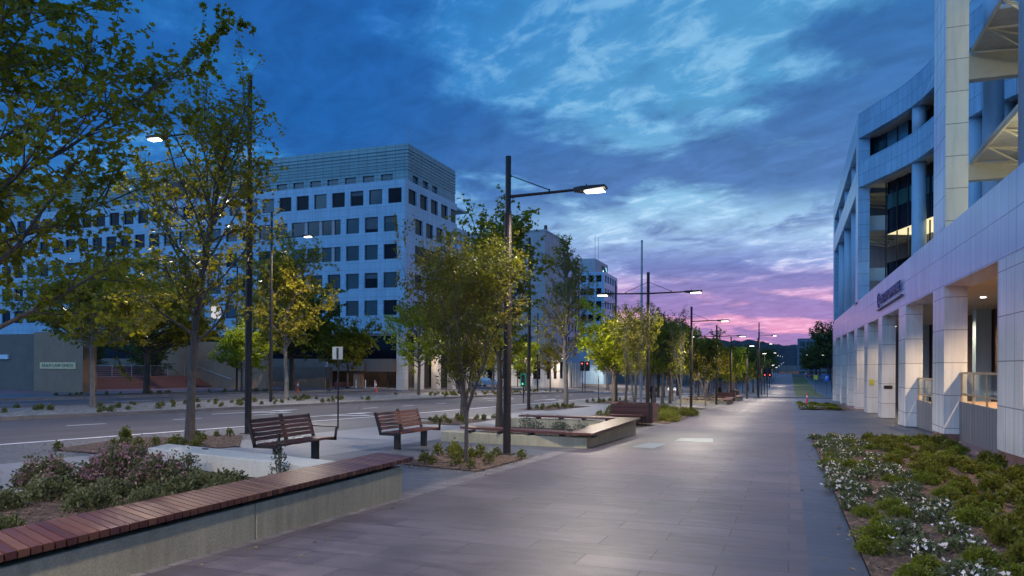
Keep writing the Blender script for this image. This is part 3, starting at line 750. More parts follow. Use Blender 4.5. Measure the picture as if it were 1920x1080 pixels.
for i in range(34):
    x = rg.uniform(.8, 3.5); y = 55.3+rg.random()**1.6*16
    if i % 3: shrub('mounded_shrub', 'mo%d' % (i % 3), x, y, 'bright green shrub in the small bed beyond the dark entrance paving', 'shrubs in the small far bed', 'shrub_bright', .25, .28, 1500, .04, s=1.35, dz=.06)
    else: shrub('convolvulus_shrub', 'cv%d' % (i % 3), x*.5+.4, 55.3+rg.random()*3, 'white-flowered shrub in the small bed beyond the dark entrance paving', 'shrubs in the small far bed', 'shrub_grey', .24, .30, 620, .055, 'feather', 'flower_white', s=1.3, dz=.06, nf=46, fs=.042)
# loose bark chips and litter lying on the mulch
def chips(name, n, fn, seed, mat, s0=.012, s1=.035):
    r = random.Random(seed); b = MB()
    for _ in range(n):
        x, y, z = fn(r); a = r.uniform(0, 6.28); l = r.uniform(s0, s1); w_ = l*r.uniform(.25, .5); t = r.uniform(-.4, .4)
        ca, sa = math.cos(a), math.sin(a)
        b.add([(x-ca*l, y-sa*l, z), (x+sa*w_, y-ca*w_, z+.006), (x+ca*l, y+sa*l, z+l*t), (x-sa*w_, y+ca*w_, z+.008)], [(0, 1, 2, 3)])
    o = b.build(name, mat); o['kind'] = 'stuff'; return o
simple('chip_bark', (.17, .11, .075), .9, var=.4, scale=9, bs=0); simple('dry_leaf', (.22, .15, .07), .8, var=.3, scale=5, bs=0)
def _f1(r):
    x = r.uniform(.68, 4.1); y = 5+r.random()**1.4*16; return x, y, gz(x, y)+.035
def _f2(r):
    x = r.uniform(-9.6, -5.5); y = r.uniform(3.5, 8.6); return x, y, -.055
chips('bark_chips', 9000, _f1, 1, 'chip_bark'); chips('bark_chips', 5000, _f2, 2, 'chip_bark')
def _f3(r):
    if r.random() < .5: x = r.uniform(-7.6, -5.1); y = r.uniform(12, 16)
    else: x = r.uniform(-16.8, -12); y = r.uniform(11, 18)
    return x, y, gz(x, y)+.03
chips('bark_chips', 2500, _f3, 3, 'chip_bark', .015, .04)
def _f4(r):
    x = -5.3+abs(r.gauss(0, .5)) if r.random() < .5 else .65-abs(r.gauss(0, .25)); y = r.uniform(5, 30); return x, y, gz(x, y)+.006
chips('fallen_leaves', 170, _f4, 4, 'dry_leaf', .02, .04)
# near planter
NB = -.06
shrub('pink_flowering_shrub', 'pk0', -8.75, 7.9, 'larger round shrub covered in pink blossom in the near planter', None, 'shrub_deep', .43, .50, 4200, .05, 'feather', 'flower_pink', zoff=NB, nf=1500, fs=.03)
shrub('pink_flowering_shrub', 'pk1', -9.45, 7.3, 'smaller pink-blossomed shrub with reddish tips, left of the larger pink one', None, 'shrub_deep', .37, .40, 3000, .05, 'feather', 'flower_pink', zoff=NB, nf=800, fs=.028)
shrub('pink_flowering_shrub', 'pk2', -7.9, 7.75, 'low right-hand pink-blossomed shrub of the near planter', None, 'shrub_deep', .36, .36, 2600, .05, 'feather', 'flower_pink', zoff=NB, nf=620, fs=.028)
shrub('pink_flowering_shrub', 'pk3', -9.75, 6.45, 'pink-tipped shrub cut by the left edge of the picture', None, 'shrub_deep', .42, .36, 2400, .05, 'feather', 'flower_pink', zoff=NB, nf=300, fs=.028)
gr = [(-7.0, 7.95), (-7.7, 8.05), (-8.15, 8.25), (-8.0, 7.0), (-7.6, 6.4), (-7.3, 7.2), (-6.9, 6.6), (-7.3, 7.7), (-6.6, 7.5), (-6.2, 7.1), (-6.1, 7.8), (-8.6, 8.3), (-9.1, 8.4), (-8.6, 6.7), (-8.5, 6.0), (-6.3, 6.4), (-6.6, 5.4), (-7.3, 5.2), (-6.0, 5.6), (-6.2, 4.6), (-7.4, 4.4), (-8.2, 5.0), (-5.9, 7.0), (-9.2, 5.4), (-5.95, 6.3)]
for i, (x, y) in enumerate(gr):
    small = y < 6 or x > -6.4
    shrub('grey_green_shrub', 'gg%d' % (i % 3), x, y, 'soft grey-green rosemary-like shrub in the near planter', 'grey-green shrubs in the near planter', 'shrub_deep', .22, .30, 1700, .045, 'feather', s=.62 if small else rg.uniform(.8, 1.15), zoff=NB)
shrub('upright_shrub', 'up0', -6.75, 8.75, 'thin upright sprig standing in front of the pale back wall of the near planter', None, 'shrub_grey', .46, .13, 380, .035, 'feather', zoff=NB)
shrub('upright_shrub', 'up1', -8.6, 8.95, 'sparse upright plant at the middle of the pale back wall', None, 'shrub_deep', .4, .16, 380, .045, 'feather', zoff=NB)
# small plants in beds
def bedplants(poly, n, mat, H, R, key, label, group, dz=.04, s0=.7, s1=1.2, flowers=None):
    xs = [p[0] for p in poly]; ys = [p[1] for p in poly]
    def inside(x, y):
        c = False; k = len(poly)
        for i in range(k):
            (xa, ya), (xb, yb) = poly[i], poly[(i+1) % k]
            if (ya > y) != (yb > y) and x < (xb-xa)*(y-ya)/(yb-ya)+xa: c = not c
        return c
    m = 0
    while m < n:
        x = rg.uniform(min(xs), max(xs)); y = rg.uniform(min(ys), max(ys))
        if not inside(x, y): continue
        shrub('groundcover_plant', '%s%d' % (key, m % 3), x, y, label, group, mat, H, R, 170 if key == 'bp' else 380, .065, 'feather', s=rg.uniform(s0, s1), dz=dz, cat='plant'); m += 1
bedplants(BEDS['b1'], 20, 'shrub_green', .24, .13, 'bp', 'small green plant in the mulch under the slender oak', 'plants in the bed under the slender oak')
bedplants(BEDS['b2'], 16, 'shrub_green', .19, .14, 'bp', 'small green plant in the mulch around the bronze multi-stem tree', 'plants in the bed by the nearest lamp post')
bedplants(BEDS['b3'], 18, 'shrub_green', .19, .2, 'bp', 'small plant in the mulch bed behind the second slatted bench', 'plants in the bed behind the second bench')
bedplants(BEDS['b4'], 20, 'shrub_green', .19, .2, 'bp', 'small plant in the kerbside bed of the tall thin tree', 'plants under the tall thin tree')
bedplants(BEDS['b5'], 22, 'shrub_green', .3, .3, 'bq', 'leafy green plant in the bed between the promenade lamp posts', 'plants between the lamp posts', s0=1., s1=1.5)
bedplants(BEDS['b7'], 26, 'shrub_green', .3, .3, 'bq', 'green plant in the long bed right of the timber box seat', 'plants right of the timber box seat', s0=.9, s1=1.5)
bedplants([(-6.9, 31.9), (-5.2, 31.9), (-5., 36), (-6.9, 36)], 22, 'shrub_bright', .4, .35, 'br', 'dense green plant directly behind the timber box seat', 'plants behind the timber box seat', s0=1., s1=1.5)
bedplants(BEDS['b8'], 14, 'shrub_green', .19, .2, 'bp', 'small plant in the kerbside bed near the flagpole', 'plants near the flagpole')
bedplants([(-46.2, 36), (-43.9, 36), (-43.9, 62), (-46.2, 62)], 34, 'shrub_green', .22, .25, 'bp', 'small plant in the far verge bed', 'plants in the far verge bed', dz=.16)
bedplants([(-33., 12), (-26.8, 12), (-26.8, 46), (-33, 46)], 110, 'shrub_green', .26, .24, 'bp', 'small green tuft in the pale gravel of the median', 'tufts in the gravel median', dz=.1, s0=.7, s1=1.4)
bedplants([(-32.5, 54), (-26.9, 54), (-26.9, 92), (-32.5, 92)], 70, 'shrub_green', .26, .28, 'bp', 'small green tuft at the far part of the gravel median', 'tufts in the far gravel median', dz=.1, s0=.9, s1=1.4)

# ------------------------------------------------------------------ planters with timber seats
def seat_y(name, x0, x1, y0, y1, z, parent, th=.055, skew=0.):
    b = MB(); y = y0; w = .081; g = .013
    while y+w <= y1+1e-6:
        b.add([(x0, y+skew, z-th), (x1, y, z-th), (x1, y+w, z-th), (x0, y+w+skew, z-th), (x0, y+skew, z), (x1, y, z), (x1, y+w, z), (x0, y+w+skew, z)],
              [(0,3,2,1),(4,5,6,7),(0,1,5,4),(1,2,6,5),(2,3,7,6),(3,0,4,7)])
        y += w+g
    return b.build(name, 'deck_timber', parent)
def seat_x(name, x0, x1, y0, y1, z, parent, th=.055):
    b = MB(); x = x0; w = .085; g = .009
    while x+w <= x1+1e-6: b.box(x, x+w, y0, y1, z-th, z); x += w+g
    return b.build(name, 'deck_timber_x', parent)
pr = empty('planter', (0, 0, 0), 0, 'near concrete planter with a long cantilevered timber slat seat, bottom left of the picture', 'planter')
b = MB()
b.prism([(-5.45, -3), (-5.05, -3), (-5.05, 6.165), (-5.45, 6.165)], lambda x, y: gz(x, y)-.05, .2)
b.prism([(-5.45, 6.18), (-5.05, 6.18), (-5.05, 9.22), (-5.45, 9.22)], lambda x, y: gz(x, y)-.05, .2)
b.build('front_wall', 'concrete', pr, bevel=.012)
b = MB(); b.prism([(-5.455, 9.218), (-10.35, 10.32), (-10.1, 9.62), (-5.455, 8.62)], lambda x, y: gz(x, y)-.05, .198); b.build('back_wall', 'pale_concrete', pr, bevel=.012)
b = MB(); b.box(-5.6, -5.12, -3, 9.3, .222, .249)
for i in range(13): b.box(-5.42, -5.1, -2.6+i*.96, -2.52+i*.96, .198, .223)
b.build('support_rail', 'dark_metal', pr)
seat_y('seat', -5.76, -5.02, -3, 9.5, .305, pr, .055, skew=.3)
for (x, y, a) in ((-9.1, 9.86, 0), (-7.2, 9.42, 0)):
    b = MB(); b.obox((x, y, .206), (.06, -.014, 0), (.004, .02, 0), (0, 0, .008)); b.build('skate_stop', 'bronze_metal', pr)
mb = MB(); mb.add([(-9.85, -3, -.07), (-5.45, -3, -.07), (-5.45, 8.7, -.06), (-9.95, 9.66, -.06), (-10.1, 7, -.2)], [(0, 1, 2, 3, 4)])
q = mb.build('planter_soil', 'bark_mulch'); q['kind'] = 'structure'
def uplanter(dy, label, first=False):
    p = empty('planter', (0, 0, 0), 0, label, 'planter')
    g0 = gz(-7, 18.4+dy); top = g0+.27; st = top+.125
    lo = lambda x, y: gz(x, y)-.06
    Y0, Y1 = 18.35+dy, 24.6+dy
    b = MB(); b.prism([(-8.95, Y0+.15), (-4.8, Y0), (-4.8, Y0+.4), (-8.95, Y0+.62)], lo, top); b.build('front_wall', 'concrete', p, bevel=.012)
    b = MB(); b.prism([(-5.3, Y0+.39), (-4.797, Y0+.39), (-4.76, Y1), (-5.3, Y1)], lo, top-.003); b.build('side_wall', 'concrete', p, bevel=.012)
    b = MB(); b.prism([(-9.3, Y1-.45), (-5.302, Y1-.45), (-5.302, Y1), (-9.3, Y1)], lo, top); b.build('back_wall', 'concrete', p, bevel=.012)
    b = MB()
    for i in range(5): b.box(-8.1+i*.85, -8.02+i*.85, Y0+.05, Y0+.4, top, st-.055)
    for i in range(4): b.box(-8.1+i*.8, -8.02+i*.8, Y1-.42, Y1-.1, top, st-.055)
    for i in range(6): b.box(-5.2, -4.85, Y0+.7+i*.95, Y0+.78+i*.95, top-.003, st-.055)
    b.build('bracket', 'dark_metal', p)
    # along-the-length boards
    b = MB()
    for k in range(5):
        b.prism([(-8.5, Y0+.10+k*.105+.32), (-5.32, Y0-.22+k*.105+.1), (-5.32, Y0-.22+k*.105+.19), (-8.5, Y0+.10+k*.105+.41)], st-.055, st)
    b.build('front_seat', 'slat_timber', p)
    seat_y('side_seat', -5.31, -4.62, Y0-.12, Y1+.05, st-.002, p)
    b = MB()
    for k in range(5): b.box(-8.7, -5.32, Y1-.5+k*.105, Y1-.41+k*.105, st-.055, st)
    b.build('back_seat', 'slat_timber', p)
    q = patch('planter_soil', [(-8.9, Y0+.6), (-5.3, Y0+.4), (-5.3, Y1-.45), (-9.1, Y1-.45)], 'bark_mulch', .12)
    for i, (x, y) in enumerate([(-6.3, 21.), (-7.2, 21.5), (-5.9, 21.9), (-7.8, 22.3), (-6.7, 22.4)]):
        shrub('grey_green_shrub', 'sg%d' % (i % 3), x, y+dy, 'sparse grey-green plant inside the concrete planter' if not dy else 'sparse plant inside a distant concrete planter', 'plants inside the U-shaped planter' if not dy else 'plants inside distant planters', 'shrub_grey', .42, .3, 260, .06, 'feather', dz=.1)
uplanter(0, 'U-shaped low concrete planter with timber seats on three sides, beyond the nearest lamp post')
uplanter(45.5, 'distant low concrete planter with timber seats beside the third lamp post')
uplanter(60., 'furthest concrete planter with timber seat, close to the waste bins')

def slat_bench(name, x, y, rz, label, L=1.85, group=None):
    t = empty(name, (x, y, gz(x, y)), rz, label, 'bench', group)
    # local: length along Y, faces +X
    h = L/2
    b = MB()
    for k in range(6): b.box(-.22+k*.082, -.22+k*.082+.072, -h+.03, h-.03, .405, .445)
    b.build('seat', 'slat_timber', t)
    b = MB()
    for k in range(5):
        z = .49+k*.083; xx = -.265-.028*k
        b.obox((xx, 0, z+.033), (.014, 0, .0035), (0, h-.035, 0), (-.011, 0, .034))
    b.build('backrest', 'slat_timber', t)
    b = MB()
    for yy in (-h+.3*0+.25*0, 0, h): 
        if yy == 0 or abs(yy) == h: pass
    for yy in (-.035, ): b.obox((-.325, 0, .68), (.012, 0, .004), (0, .05, 0), (-.075, 0, .26))
    b.build('back_strap', 'bronze_metal', t)
    for sgn in (-1, 1):
        b = MB(); yy = sgn*h
        b.obox((-.335, yy, .64), (.03, 0, .01), (0, .016, 0), (-.085, 0, .255))     # back upright
        b.obox((0, yy, .40), (.29, 0, 0), (0, .016, 0), (0, 0, .032))               # under seat
        b.obox((.275, yy, .505), (.022, 0, .004), (0, .016, 0), (.018, 0, .135))    # front upright
        b.build('side_frame', 'bronze_metal', t)
        b = MB(); b.obox((-.02, yy, .648), (.315, 0, 0), (0, .016, 0), (0, 0, .009)); b.build('armrest', 'bronze_metal', t)
        b = MB(); yl = sgn*(h-.32); b.box(-.07, .07, yl-.045, yl+.045, -.02, .37); b.build('leg', 'bronze_metal', t)
    b = MB(); b.box(-.05, .05, -h+.02, h-.02, .37, .404); b.build('seat_beam', 'bronze_metal', t)
    return t
slat_bench('slatted_bench', -9.08, 12.3, 0, 'nearest slatted timber bench with bronze frame and armrests, seen from behind the pale wall', group='slatted benches')
slat_bench('slatted_bench', -8.72, 16.35, R_(-4), 'second slatted bench, standing left of the nearest lamp post', group='slatted benches')
slat_bench('slatted_bench', -42.2-2.2, 67.68, R_(-75), 'small distant bench on the far verge beside the orange bollard', group='slatted benches')
def box_seat(x, y, label):
    t = empty('timber_box_seat', (x, y, gz(x, y)), 0, label, 'planter seat')
    b = MB()
    for k in range(8):
        z = .12+k*.094
        b.box(-.85, .85, 0, .045, z, z+.085); b.box(-.85, .85, 1.255, 1.3, z, z+.085)
        b.box(-.85, -.805, .047, 1.253, z, z+.085); b.box(.805, .85, .047, 1.253, z, z+.085)
    b.build('slat_box', 'slat_timber', t)
    b = MB(); b.box(-.87, .87, -.02, 1.32, .872, .9); 
    b = MB(); b.box(-.8, .8, .05, 1.25, .1, .8); b.build('soil', 'bark_mulch', t)
    b = MB()
    for k in range(5): b.box(-.8, .55, -.58+k*.105, -.58+k*.105+.092, .40, .445)
    b.build('seat', 'slat_timber', t)
    b = MB(); b.obox((.74, -.03, .53), (.05, 0, 0), (0, .02, 0), (0, 0, .42)); b.build('end_post', 'bronze_metal', t)
    for xx in (-.7, -.1, .05, .45, .62):
        b = MB(); b.tube([(xx, -.3, 0), (xx, -.3, .4)], .016, 6); b.build('leg', 'dark_metal', t)
    return t
box_seat(-5.95, 29.8, 'slatted timber box seat holding a multi-stem tree beside the double lamp post')
box_seat(-5.6, 72.5, 'distant timber box seat behind the second seating group')

# ------------------------------------------------------------------ lamp posts
LIGHTS = []
def spot(loc, e, rad=.18, ang=168, col=(1., .85, .68)):
    l = bpy.data.lights.new('lamp_light', 'SPOT'); l.energy = e*2.4; l.color = col; l.spot_size = R_(ang); l.spot_blend = .5; l.shadow_soft_size = rad
    o = bpy.data.objects.new('lamp_light', l); COL.objects.link(o); o.location = loc
    return o
def lamp_post(x, y, H, arms, label, e=700, group='street lamp posts', r=.09, glow='lamp_glow', lz=None, upper=.3, armlen=2.05, collar=None, lr=.12):
    t = empty('lamp_post', (x, y, gz(x, y)), 0, label, 'lamp post', group)
    hz_ = lz if lz else H-.92
    b = MB(); zc = H-1.35 if collar is None else collar
    b.tube([(0, 0, -.05), (0, 0, zc)], r, 14); b.tube([(0, 0, zc), (0, 0, zc+.03)], r*1.12, 14); b.build('pole', 'pole_metal', t, smooth=False)
    b = MB(); b.tube([(0, 0, zc+.03), (0, 0, H)], r*.72, 12); b.build('pole_top', 'pole_metal', t)
    b = MB(); b.box(-.17, .17, -.17, .17, 0, .02); b.build('base_plate', 'pole_metal', t)
    for sg in arms:
        b = MB(); b.tube([(sg*r*.6, 0, hz_), (sg*(armlen-.45), 0, hz_+.035)], [.036, .03], 10); b.build('arm', 'pole_metal', t)
        b = MB(); b.tube([(sg*.07, 0, hz_+.47), (sg*.98, 0, hz_+.08)], .012, 6); b.tube([(sg*.05, -.03, hz_+.47), (sg*.05, .03, hz_+.47)], .03, 8); b.tube([(sg*.98, 0, hz_+.03), (sg*.98, 0, hz_+.1)], .02, 8)
        b.build('stay_rod', 'pole_metal', t)
        b = MB(); a0 = sg*(armlen-.5); a1 = sg*(armlen-.3); a2 = sg*(armlen+.22); z = hz_+.035
        x1, x2 = (a1, a2)
        b.add([(a0, -.05, z-.045), (a0, .05, z-.045), (a0, .05, z+.045), (a0, -.05, z+.045), (a1, -.16, z-.06), (a1, .16, z-.06), (a1, .16, z+.04), (a1, -.16, z+.04),
               (a2, -.15, z-.012), (a2, .15, z-.012), (a2, .15, z+.04), (a2, -.15, z+.04)],
              [(0, 1, 2, 3), (0, 4, 5, 1), (1, 5, 6, 2), (2, 6, 7, 3), (3, 7, 4, 0), (4, 8, 9, 5), (5, 9, 10, 6), (6, 10, 11, 7), (7, 11, 8, 4), (8, 11, 10, 9)])
        hd = b.build('lamp_head', 'pole_metal', t)
        b = MB(); lx = sorted((sg*(armlen-.24), sg*(armlen+.17)))
        b.box(lx[0], lx[1], -.12, .12, z-.078, z-.0625); b.build('lens', glow, hd)
        b = MB(); b.tube([(sg*(armlen-.22), 0, z+.04), (sg*(armlen-.22), 0, z+.11)], .012, 6); b.build('light_sensor', 'pole_metal', hd)
        if e:
            o = spot((x+sg*(armlen-.03), y, gz(x, y)+z-.12), e, lr)
            o.parent = t; o.location = (sg*(armlen-.03), 0, z-.12)
    return t
lamp_post(-6.02, 15.88, 6.78, (1,), 'nearest promenade lamp post, single lit arm reaching right over the paving')
lamp_post(-6.0, -.6, 6.6, (1,), 'promenade lamp post behind the camera beside the near planter', e=1300)
lamp_post(-5.75, 32.3, 6.5, (1, -1), 'double-armed lamp post beside the timber box seat')
lamp_post(-5.75, 47.5, 6.5, (1,), 'single-armed lamp post right of the double-armed one')
lamp_post(-5.6, 63., 6.5, (1, -1), 'second double-armed lamp post beyond the third lamp post', e=800)
lamp_post(-5.6, 79., 6.5, (1,), 'distant promenade lamp post before the cross street', e=800)
lamp_post(-3.9, 106., 10.2, (1,), 'tall lamp post at the near corner of the cross street', e=700, lz=8.4, r=.1)
lamp_post(-4.9, 96., 6.5, (1, -1), 'last lamp post before the cross street', e=800)
lamp_post(-15.02, 18.0, 10.6, (-1,), 'tallest road lamp post behind the nearest bench, arm reaching left over the road', e=1300, r=.1, lz=9.1, armlen=3.65, collar=7.5)
lamp_post(-14.2, 41., 10.0, (-1,), 'tall road lamp post with left arm, seen right of the nearest lamp post', e=1200, r=.1, lz=8.45, armlen=3.3, collar=7.)
lamp_post(-15.0, -5.5, 10.4, (1,), 'tall road lamp post out of frame to the left of the camera', e=1500, r=.1, lz=9.1, armlen=3.2, collar=7.5)
lamp_post(-14.2, 64., 10.0, (-1,), 'tall road lamp post beyond the flagpole', e=900, r=.1, lz=8.45, armlen=3.3, collar=7.)
lamp_post(-14.2, 87., 10.0, (-1,), 'tall road lamp post nearest the cross street', e=900, r=.1, lz=8.45, armlen=3.3, collar=7.)
lamp_post(-14.6, 127, 10, (-1,), 'added tall road lamp post just beyond the cross street, lighting the white car', e=1800, lz=8.45, armlen=3.3)  # extra lamp put here to brighten the car body
lamp_post(-43., 188, 8, (-1, 1), 'lamp post in front of the block with the lit roof sign', e=1500, lz=7)
lamp_post(-46.5, 54.2, 11.4, (1,), 'dark lamp post on the far footpath left of the domed tree', e=900, lz=9.9, armlen=2.6)
lamp_post(-41.5-2.6, 77., 9, (-1,), 'lamp post in front of the white office block corner column', e=900, lz=6.2, r=.11)
lamp_post(-30., 38, 11.8, (1,), 'median road lamp with its lit head shining through the slender oak', e=1300, lz=10.15, armlen=2.7, r=.1, collar=7.)
lamp_post(-30., 66., 10.0, (-1, 1), 'median road lamp seen through the bronze tree crown', e=900, lz=8.3, armlen=3.3, r=.1, collar=7.)
lamp_post(-30., 90., 10.0, (-1, 1), 'median road lamp nearest the cross street', e=700, lz=8.3, armlen=3.3, r=.1, collar=7.)
for i, y in enumerate([128, 146, 164, 184, 206, 232, 262, 300, 345, 390]):
    lamp_post(-4.9, y, 6.6 if i % 2 else 9.5, (1,), 'small distant lamp post lining the far promenade', e=900 if i < 6 else 0, group='distant lamp posts along the far promenade', glow='lamp_glow_far' if i > 3 else 'lamp_glow')
lamp_post(-48.5, 133.5, 7, (-1, 1), 'lamp post lighting the ground floor of the beige tower block', e=1500, lz=6.1)
lamp_post(-42.5, 150, 7, (-1,), 'lamp post beside the pale wing next to the beige tower block', e=1500, lz=6.1)
for i, y in enumerate([130, 155, 185, 220, 260, 310]):
    lamp_post(-30, y, 10, (-1, 1), 'distant median lamp on the far road', e=1300 if i < 3 else 0, group='distant lamps over the far road', lz=8.3, armlen=3., glow='lamp_glow_far')
lamp_post(9.3, 190, 9.5, (-1,), 'lamp glowing in front of the dark gum trees on the right', e=0, glow='lamp_glow_far')
lamp_post(8.0, 300, 10, (-1,), 'small lamp glowing below the distant grey block', e=0, glow='lamp_glow_far')

# flagpole
t = empty('flagpole', (-10.97, 58.73, gz(-10.97, 58.73)), 0, 'tall bare grey flagpole behind the double-armed lamp post', 'flagpole')
b = MB(); b.tube([(0, 0, -.05), (0, 0, 6.4)], .13, 12); b.build('lower_pole', 'galvanised', t)
b = MB(); b.tube([(0, 0, 6.4), (0, 0, 12.75)], [.1, .07], 12); b.build('upper_pole', 'galvanised', t)
b = MB(); b.tube([(0, 0, 12.75), (0, 0, 12.9)], [.1, .07], 10); b.build('finial', 'galvanised', t)
b = MB(); b.tube([(.14, 0, 1.1), (.14, 0, 1.3)], .03, 6); b.build('cleat', 'dark_metal', t)

# ------------------------------------------------------------------ signs, bollards, lights, bins
def sign(x, y, H, w, h, label, front, back='sign_back', rz=0, faces=None, pr_=.028, txt=None):
    t = empty('street_sign', (x, y, gz(x, y)), rz, label, 'sign')
    b = MB(); b.tube([(0, 0, -.05), (0, 0, H-.02)], pr_, 8); b.build('post', 'pole_metal', t)
    pz = H-h/2
    b = MB(); b.box(-w/2, w/2, -.05, -.035, H-h, H); p = b.build('panel', front, t)
    b = MB(); b.box(-w/2+.02, w/2-.02, -.034, -.026, H-h*.25, H-h*.18); b.box(-w/2+.02, w/2-.02, -.034, -.026, H-h*.85, H-h*.78); b.build('rail', 'galvanised', t)
    if txt:
        text('lettering', txt[0], txt[1], txt[2], (0, -.056, H-h/2), (PI/2, 0, 0), p, .002)
    return t
t = sign(-14.13, 21.35, 2.74, .4, .42, 'back of a pale square road sign on a brown post, behind the nearest bench', 'sign_back')
b = MB(); b.box(-.035, .035, -.06, -.0505, 2.34, 2.7); b.build('clamp', 'pole_metal', t)
sign(-43.9, 64.24, 2.95, .36, .5, 'small white parking sign at the far verge', 'white_plastic', txt=('P', .4, 'sign_blue'))
sign(-13.88, 56.58, 2.1, .12, .2, 'thin dark sign post at the kerb left of the bright green tree', 'sign_back')
sign(6.5, 152, 4.0, .9, 1.25, 'blue sign beside the lawn kerb', 'sign_blue', txt=('P', .9, 'letter_white'))
sign(5.0, 165., 4.0, .75, .9, 'yellow-green warning sign just left of the blue sign', 'sign_yellow')
t = empty('street_sign', (-64, 46, gz(-64, 46)+1.9), 0, 'small blue sign on a post at the top of the brick steps', 'sign')
b = MB(); b.tube([(0, 0, -.2), (0, 0, 1.5)], .03, 6); b.build('post', 'pole_metal', t); b = MB(); b.box(-.22, .22, -.05, -.035, 1.1, 1.55); b.build('panel', 'sign_blue', t)
def bollard_white(x, y, i):
    t = empty('bollard', (x, y, gz(x, y)+.12), 0, 'white bollard before the office block entrance, %s' % ['leftmost of six', 'second from left', 'third from left', 'fourth from left', 'second from right', 'rightmost of six'][i], 'bollard', 'white bollards')
    b = MB(); b.tube([(0, 0, -.02), (0, 0, .92), (0, 0, .96)], [.055, .055, .04], 10); b.build('post', 'white_plastic', t)
    b = MB(); b.tube([(0, 0, 0), (0, 0, .02)], .08, 10); b.build('base', 'white_plastic', t)
for i in range(6): bollard_white(-49.8+i*1.22, 73.3, i)
def bollard_orange(x, y, label, H=1.05, base=.12):
    t = empty('roadworks_bollard', (x, y, gz(x, y)+(.12 if x < -43.6 else 0)), 0, label, 'roadworks bollard')
    b = MB(); b.tube([(0, 0, .05), (0, 0, H-.04), (0, 0, H)], [.09, .06, .03], 10); b.build('post', 'orange_plastic', t)
    b = MB(); b.tube([(0, 0, H*.62), (0, 0, H*.78)], [.078, .073], 10); b.build('reflective_band', 'white_plastic', t)
    b = MB(); b.tube([(0, 0, 0), (0, 0, .06)], .2, 10); b.build('base', 'orange_plastic', t)
bollard_orange(-42.6, 57.77, 'orange roadworks bollard beside the trunk of the domed tree')
bollard_orange(-39.5, 66.5, 'orange roadworks bollard right of the far bench')
bollard_orange(-5.51, 88.23, 'orange and white roadworks bollard by the waste bin on the promenade')
bollard_orange(1.48, 72.51, 'red-orange roadworks bollard behind the small far bed', .95)
def signal(x, y, H, label, lit, heads=1, rz=0., back='dark_metal', lanterns=3, s=1.):
    t = empty('traffic_light', (x, y, gz(x, y)), rz, label, 'traffic light'); t.scale = (s, s, s)
    b = MB(); b.tube([(0, 0, -.05), (0, 0, H)], .055, 10); b.build('pole', 'dark_metal', t)
    for k in range(heads):
        ox = (k-(heads-1)/2)*.75
        b = MB(); b.box(ox-.3, ox+.3, -.1, -.085, H-1.25, H+.1); p = b.build('backboard', back, t)
        b = MB(); b.box(ox-.15, ox+.15, -.25, -.101, H-1.15, H); hb = b.build('housing', 'dark_metal', t)
        for j in range(3):
            z = H-.2-j*.37
            b = MB(); b.tube([(ox, -.25, z), (ox, -.262, z)], .1, 12)
            c = {('r', 0): 'red_light', ('g', 2): 'green_light'}.get((lit, j), 'rubber')
            if lit == 'rb' and j == 2: c = 'red_light'
            b.build('lantern', c, hb)
            b = MB()
            for a in range(9):
                q = PI*a/8; q2 = PI*(a+1)/8
                if a < 8: b.add([(ox+.12*math.cos(q), -.251, z+.12*math.sin(q)), (ox+.12*math.cos(q2), -.251, z+.12*math.sin(q2)), (ox+.12*math.cos(q2), -.42, z+.12*math.sin(q2)-.02), (ox+.12*math.cos(q), -.42, z+.12*math.sin(q)-.02)], [(0, 1, 2, 3)])
            b.build('visor', 'dark_metal', hb)
    return t
simple('green_board', (.01, .25, .13), .6)
signal(-29.4, 101, 3.8, 'red traffic light on the median at the cross street', 'r', 1, back='green_board')
signal(-26.9, 101.8, 4.2, 'twin-headed traffic light at the median nose', 'r', 2)
signal(-44.5, 104, 4., 'red traffic light in front of the grey tower block', 'r', 1)
signal(-18.6, 52.5, 2.9, 'green traffic light seen beside the nearest lamp post', 'g', 1, back='green_board', s=.72)
signal(-14.0, 100., 3.9, 'green traffic light left of the third promenade lamp post', 'g', 1, back='green_board')
signal(-3.3, 124.5, 4.4, 'near traffic light with dark heads and a red lamp at the end of the promenade', 'rb', 2)
signal(-10.5, 124., 3.6, 'red traffic light over the second seating group', 'r', 1)
t = empty('pedestrian_post', (-27.6, 103, gz(-27.6, 103)+.1), 0, 'short post with a pale panel on the median nose', 'post')
b = MB(); b.tube([(0, 0, -.05), (0, 0, 2.9)], .05, 8); b.build('pole', 'dark_metal', t); b = MB(); b.box(-.28, .28, -.1, -.06, 1.3, 1.9); b.build('panel', 'white_plastic', t); b = MB(); b.box(-.07, .07, -.13, -.102, 1.3, 1.9); b.build('stripe', 'sign_blue', t)
def bin_(x, y, label, w=.6, h=1.2):
    t = empty('waste_bin', (x, y, gz(x, y)), 0, label, 'bin')
    b = MB(); b.box(-w/2, w/2, -w/2, w/2, .05, h-.1); b.build('body', 'bronze_metal', t, bevel=.02)
    b = MB(); b.box(-w/2-.02, w/2+.02, -w/2-.02, w/2+.02, h-.095, h); b.build('lid', 'dark_metal', t, bevel=.02)
    b = MB(); b.box(-w/4, w/4, -w/2-.012, -w/2-.002, h*.62, h*.78); b.build('slot', 'rubber', t)
    b = MB(); b.box(-w/2+.04, w/2-.04, -w/2+.04, w/2-.04, 0, .05); b.build('base', 'dark_metal', t)
bin_(-5.6, 86., 'brown waste bin right of the orange and white bollard', .75, 1.1); bin_(-7.9, 92, 'dark waste bin left of the orange and white bollard', .75, 1.3)
bin_(-44.6, 102, 'dark bin in front of the grey tower block entrance', .8, 1.5)

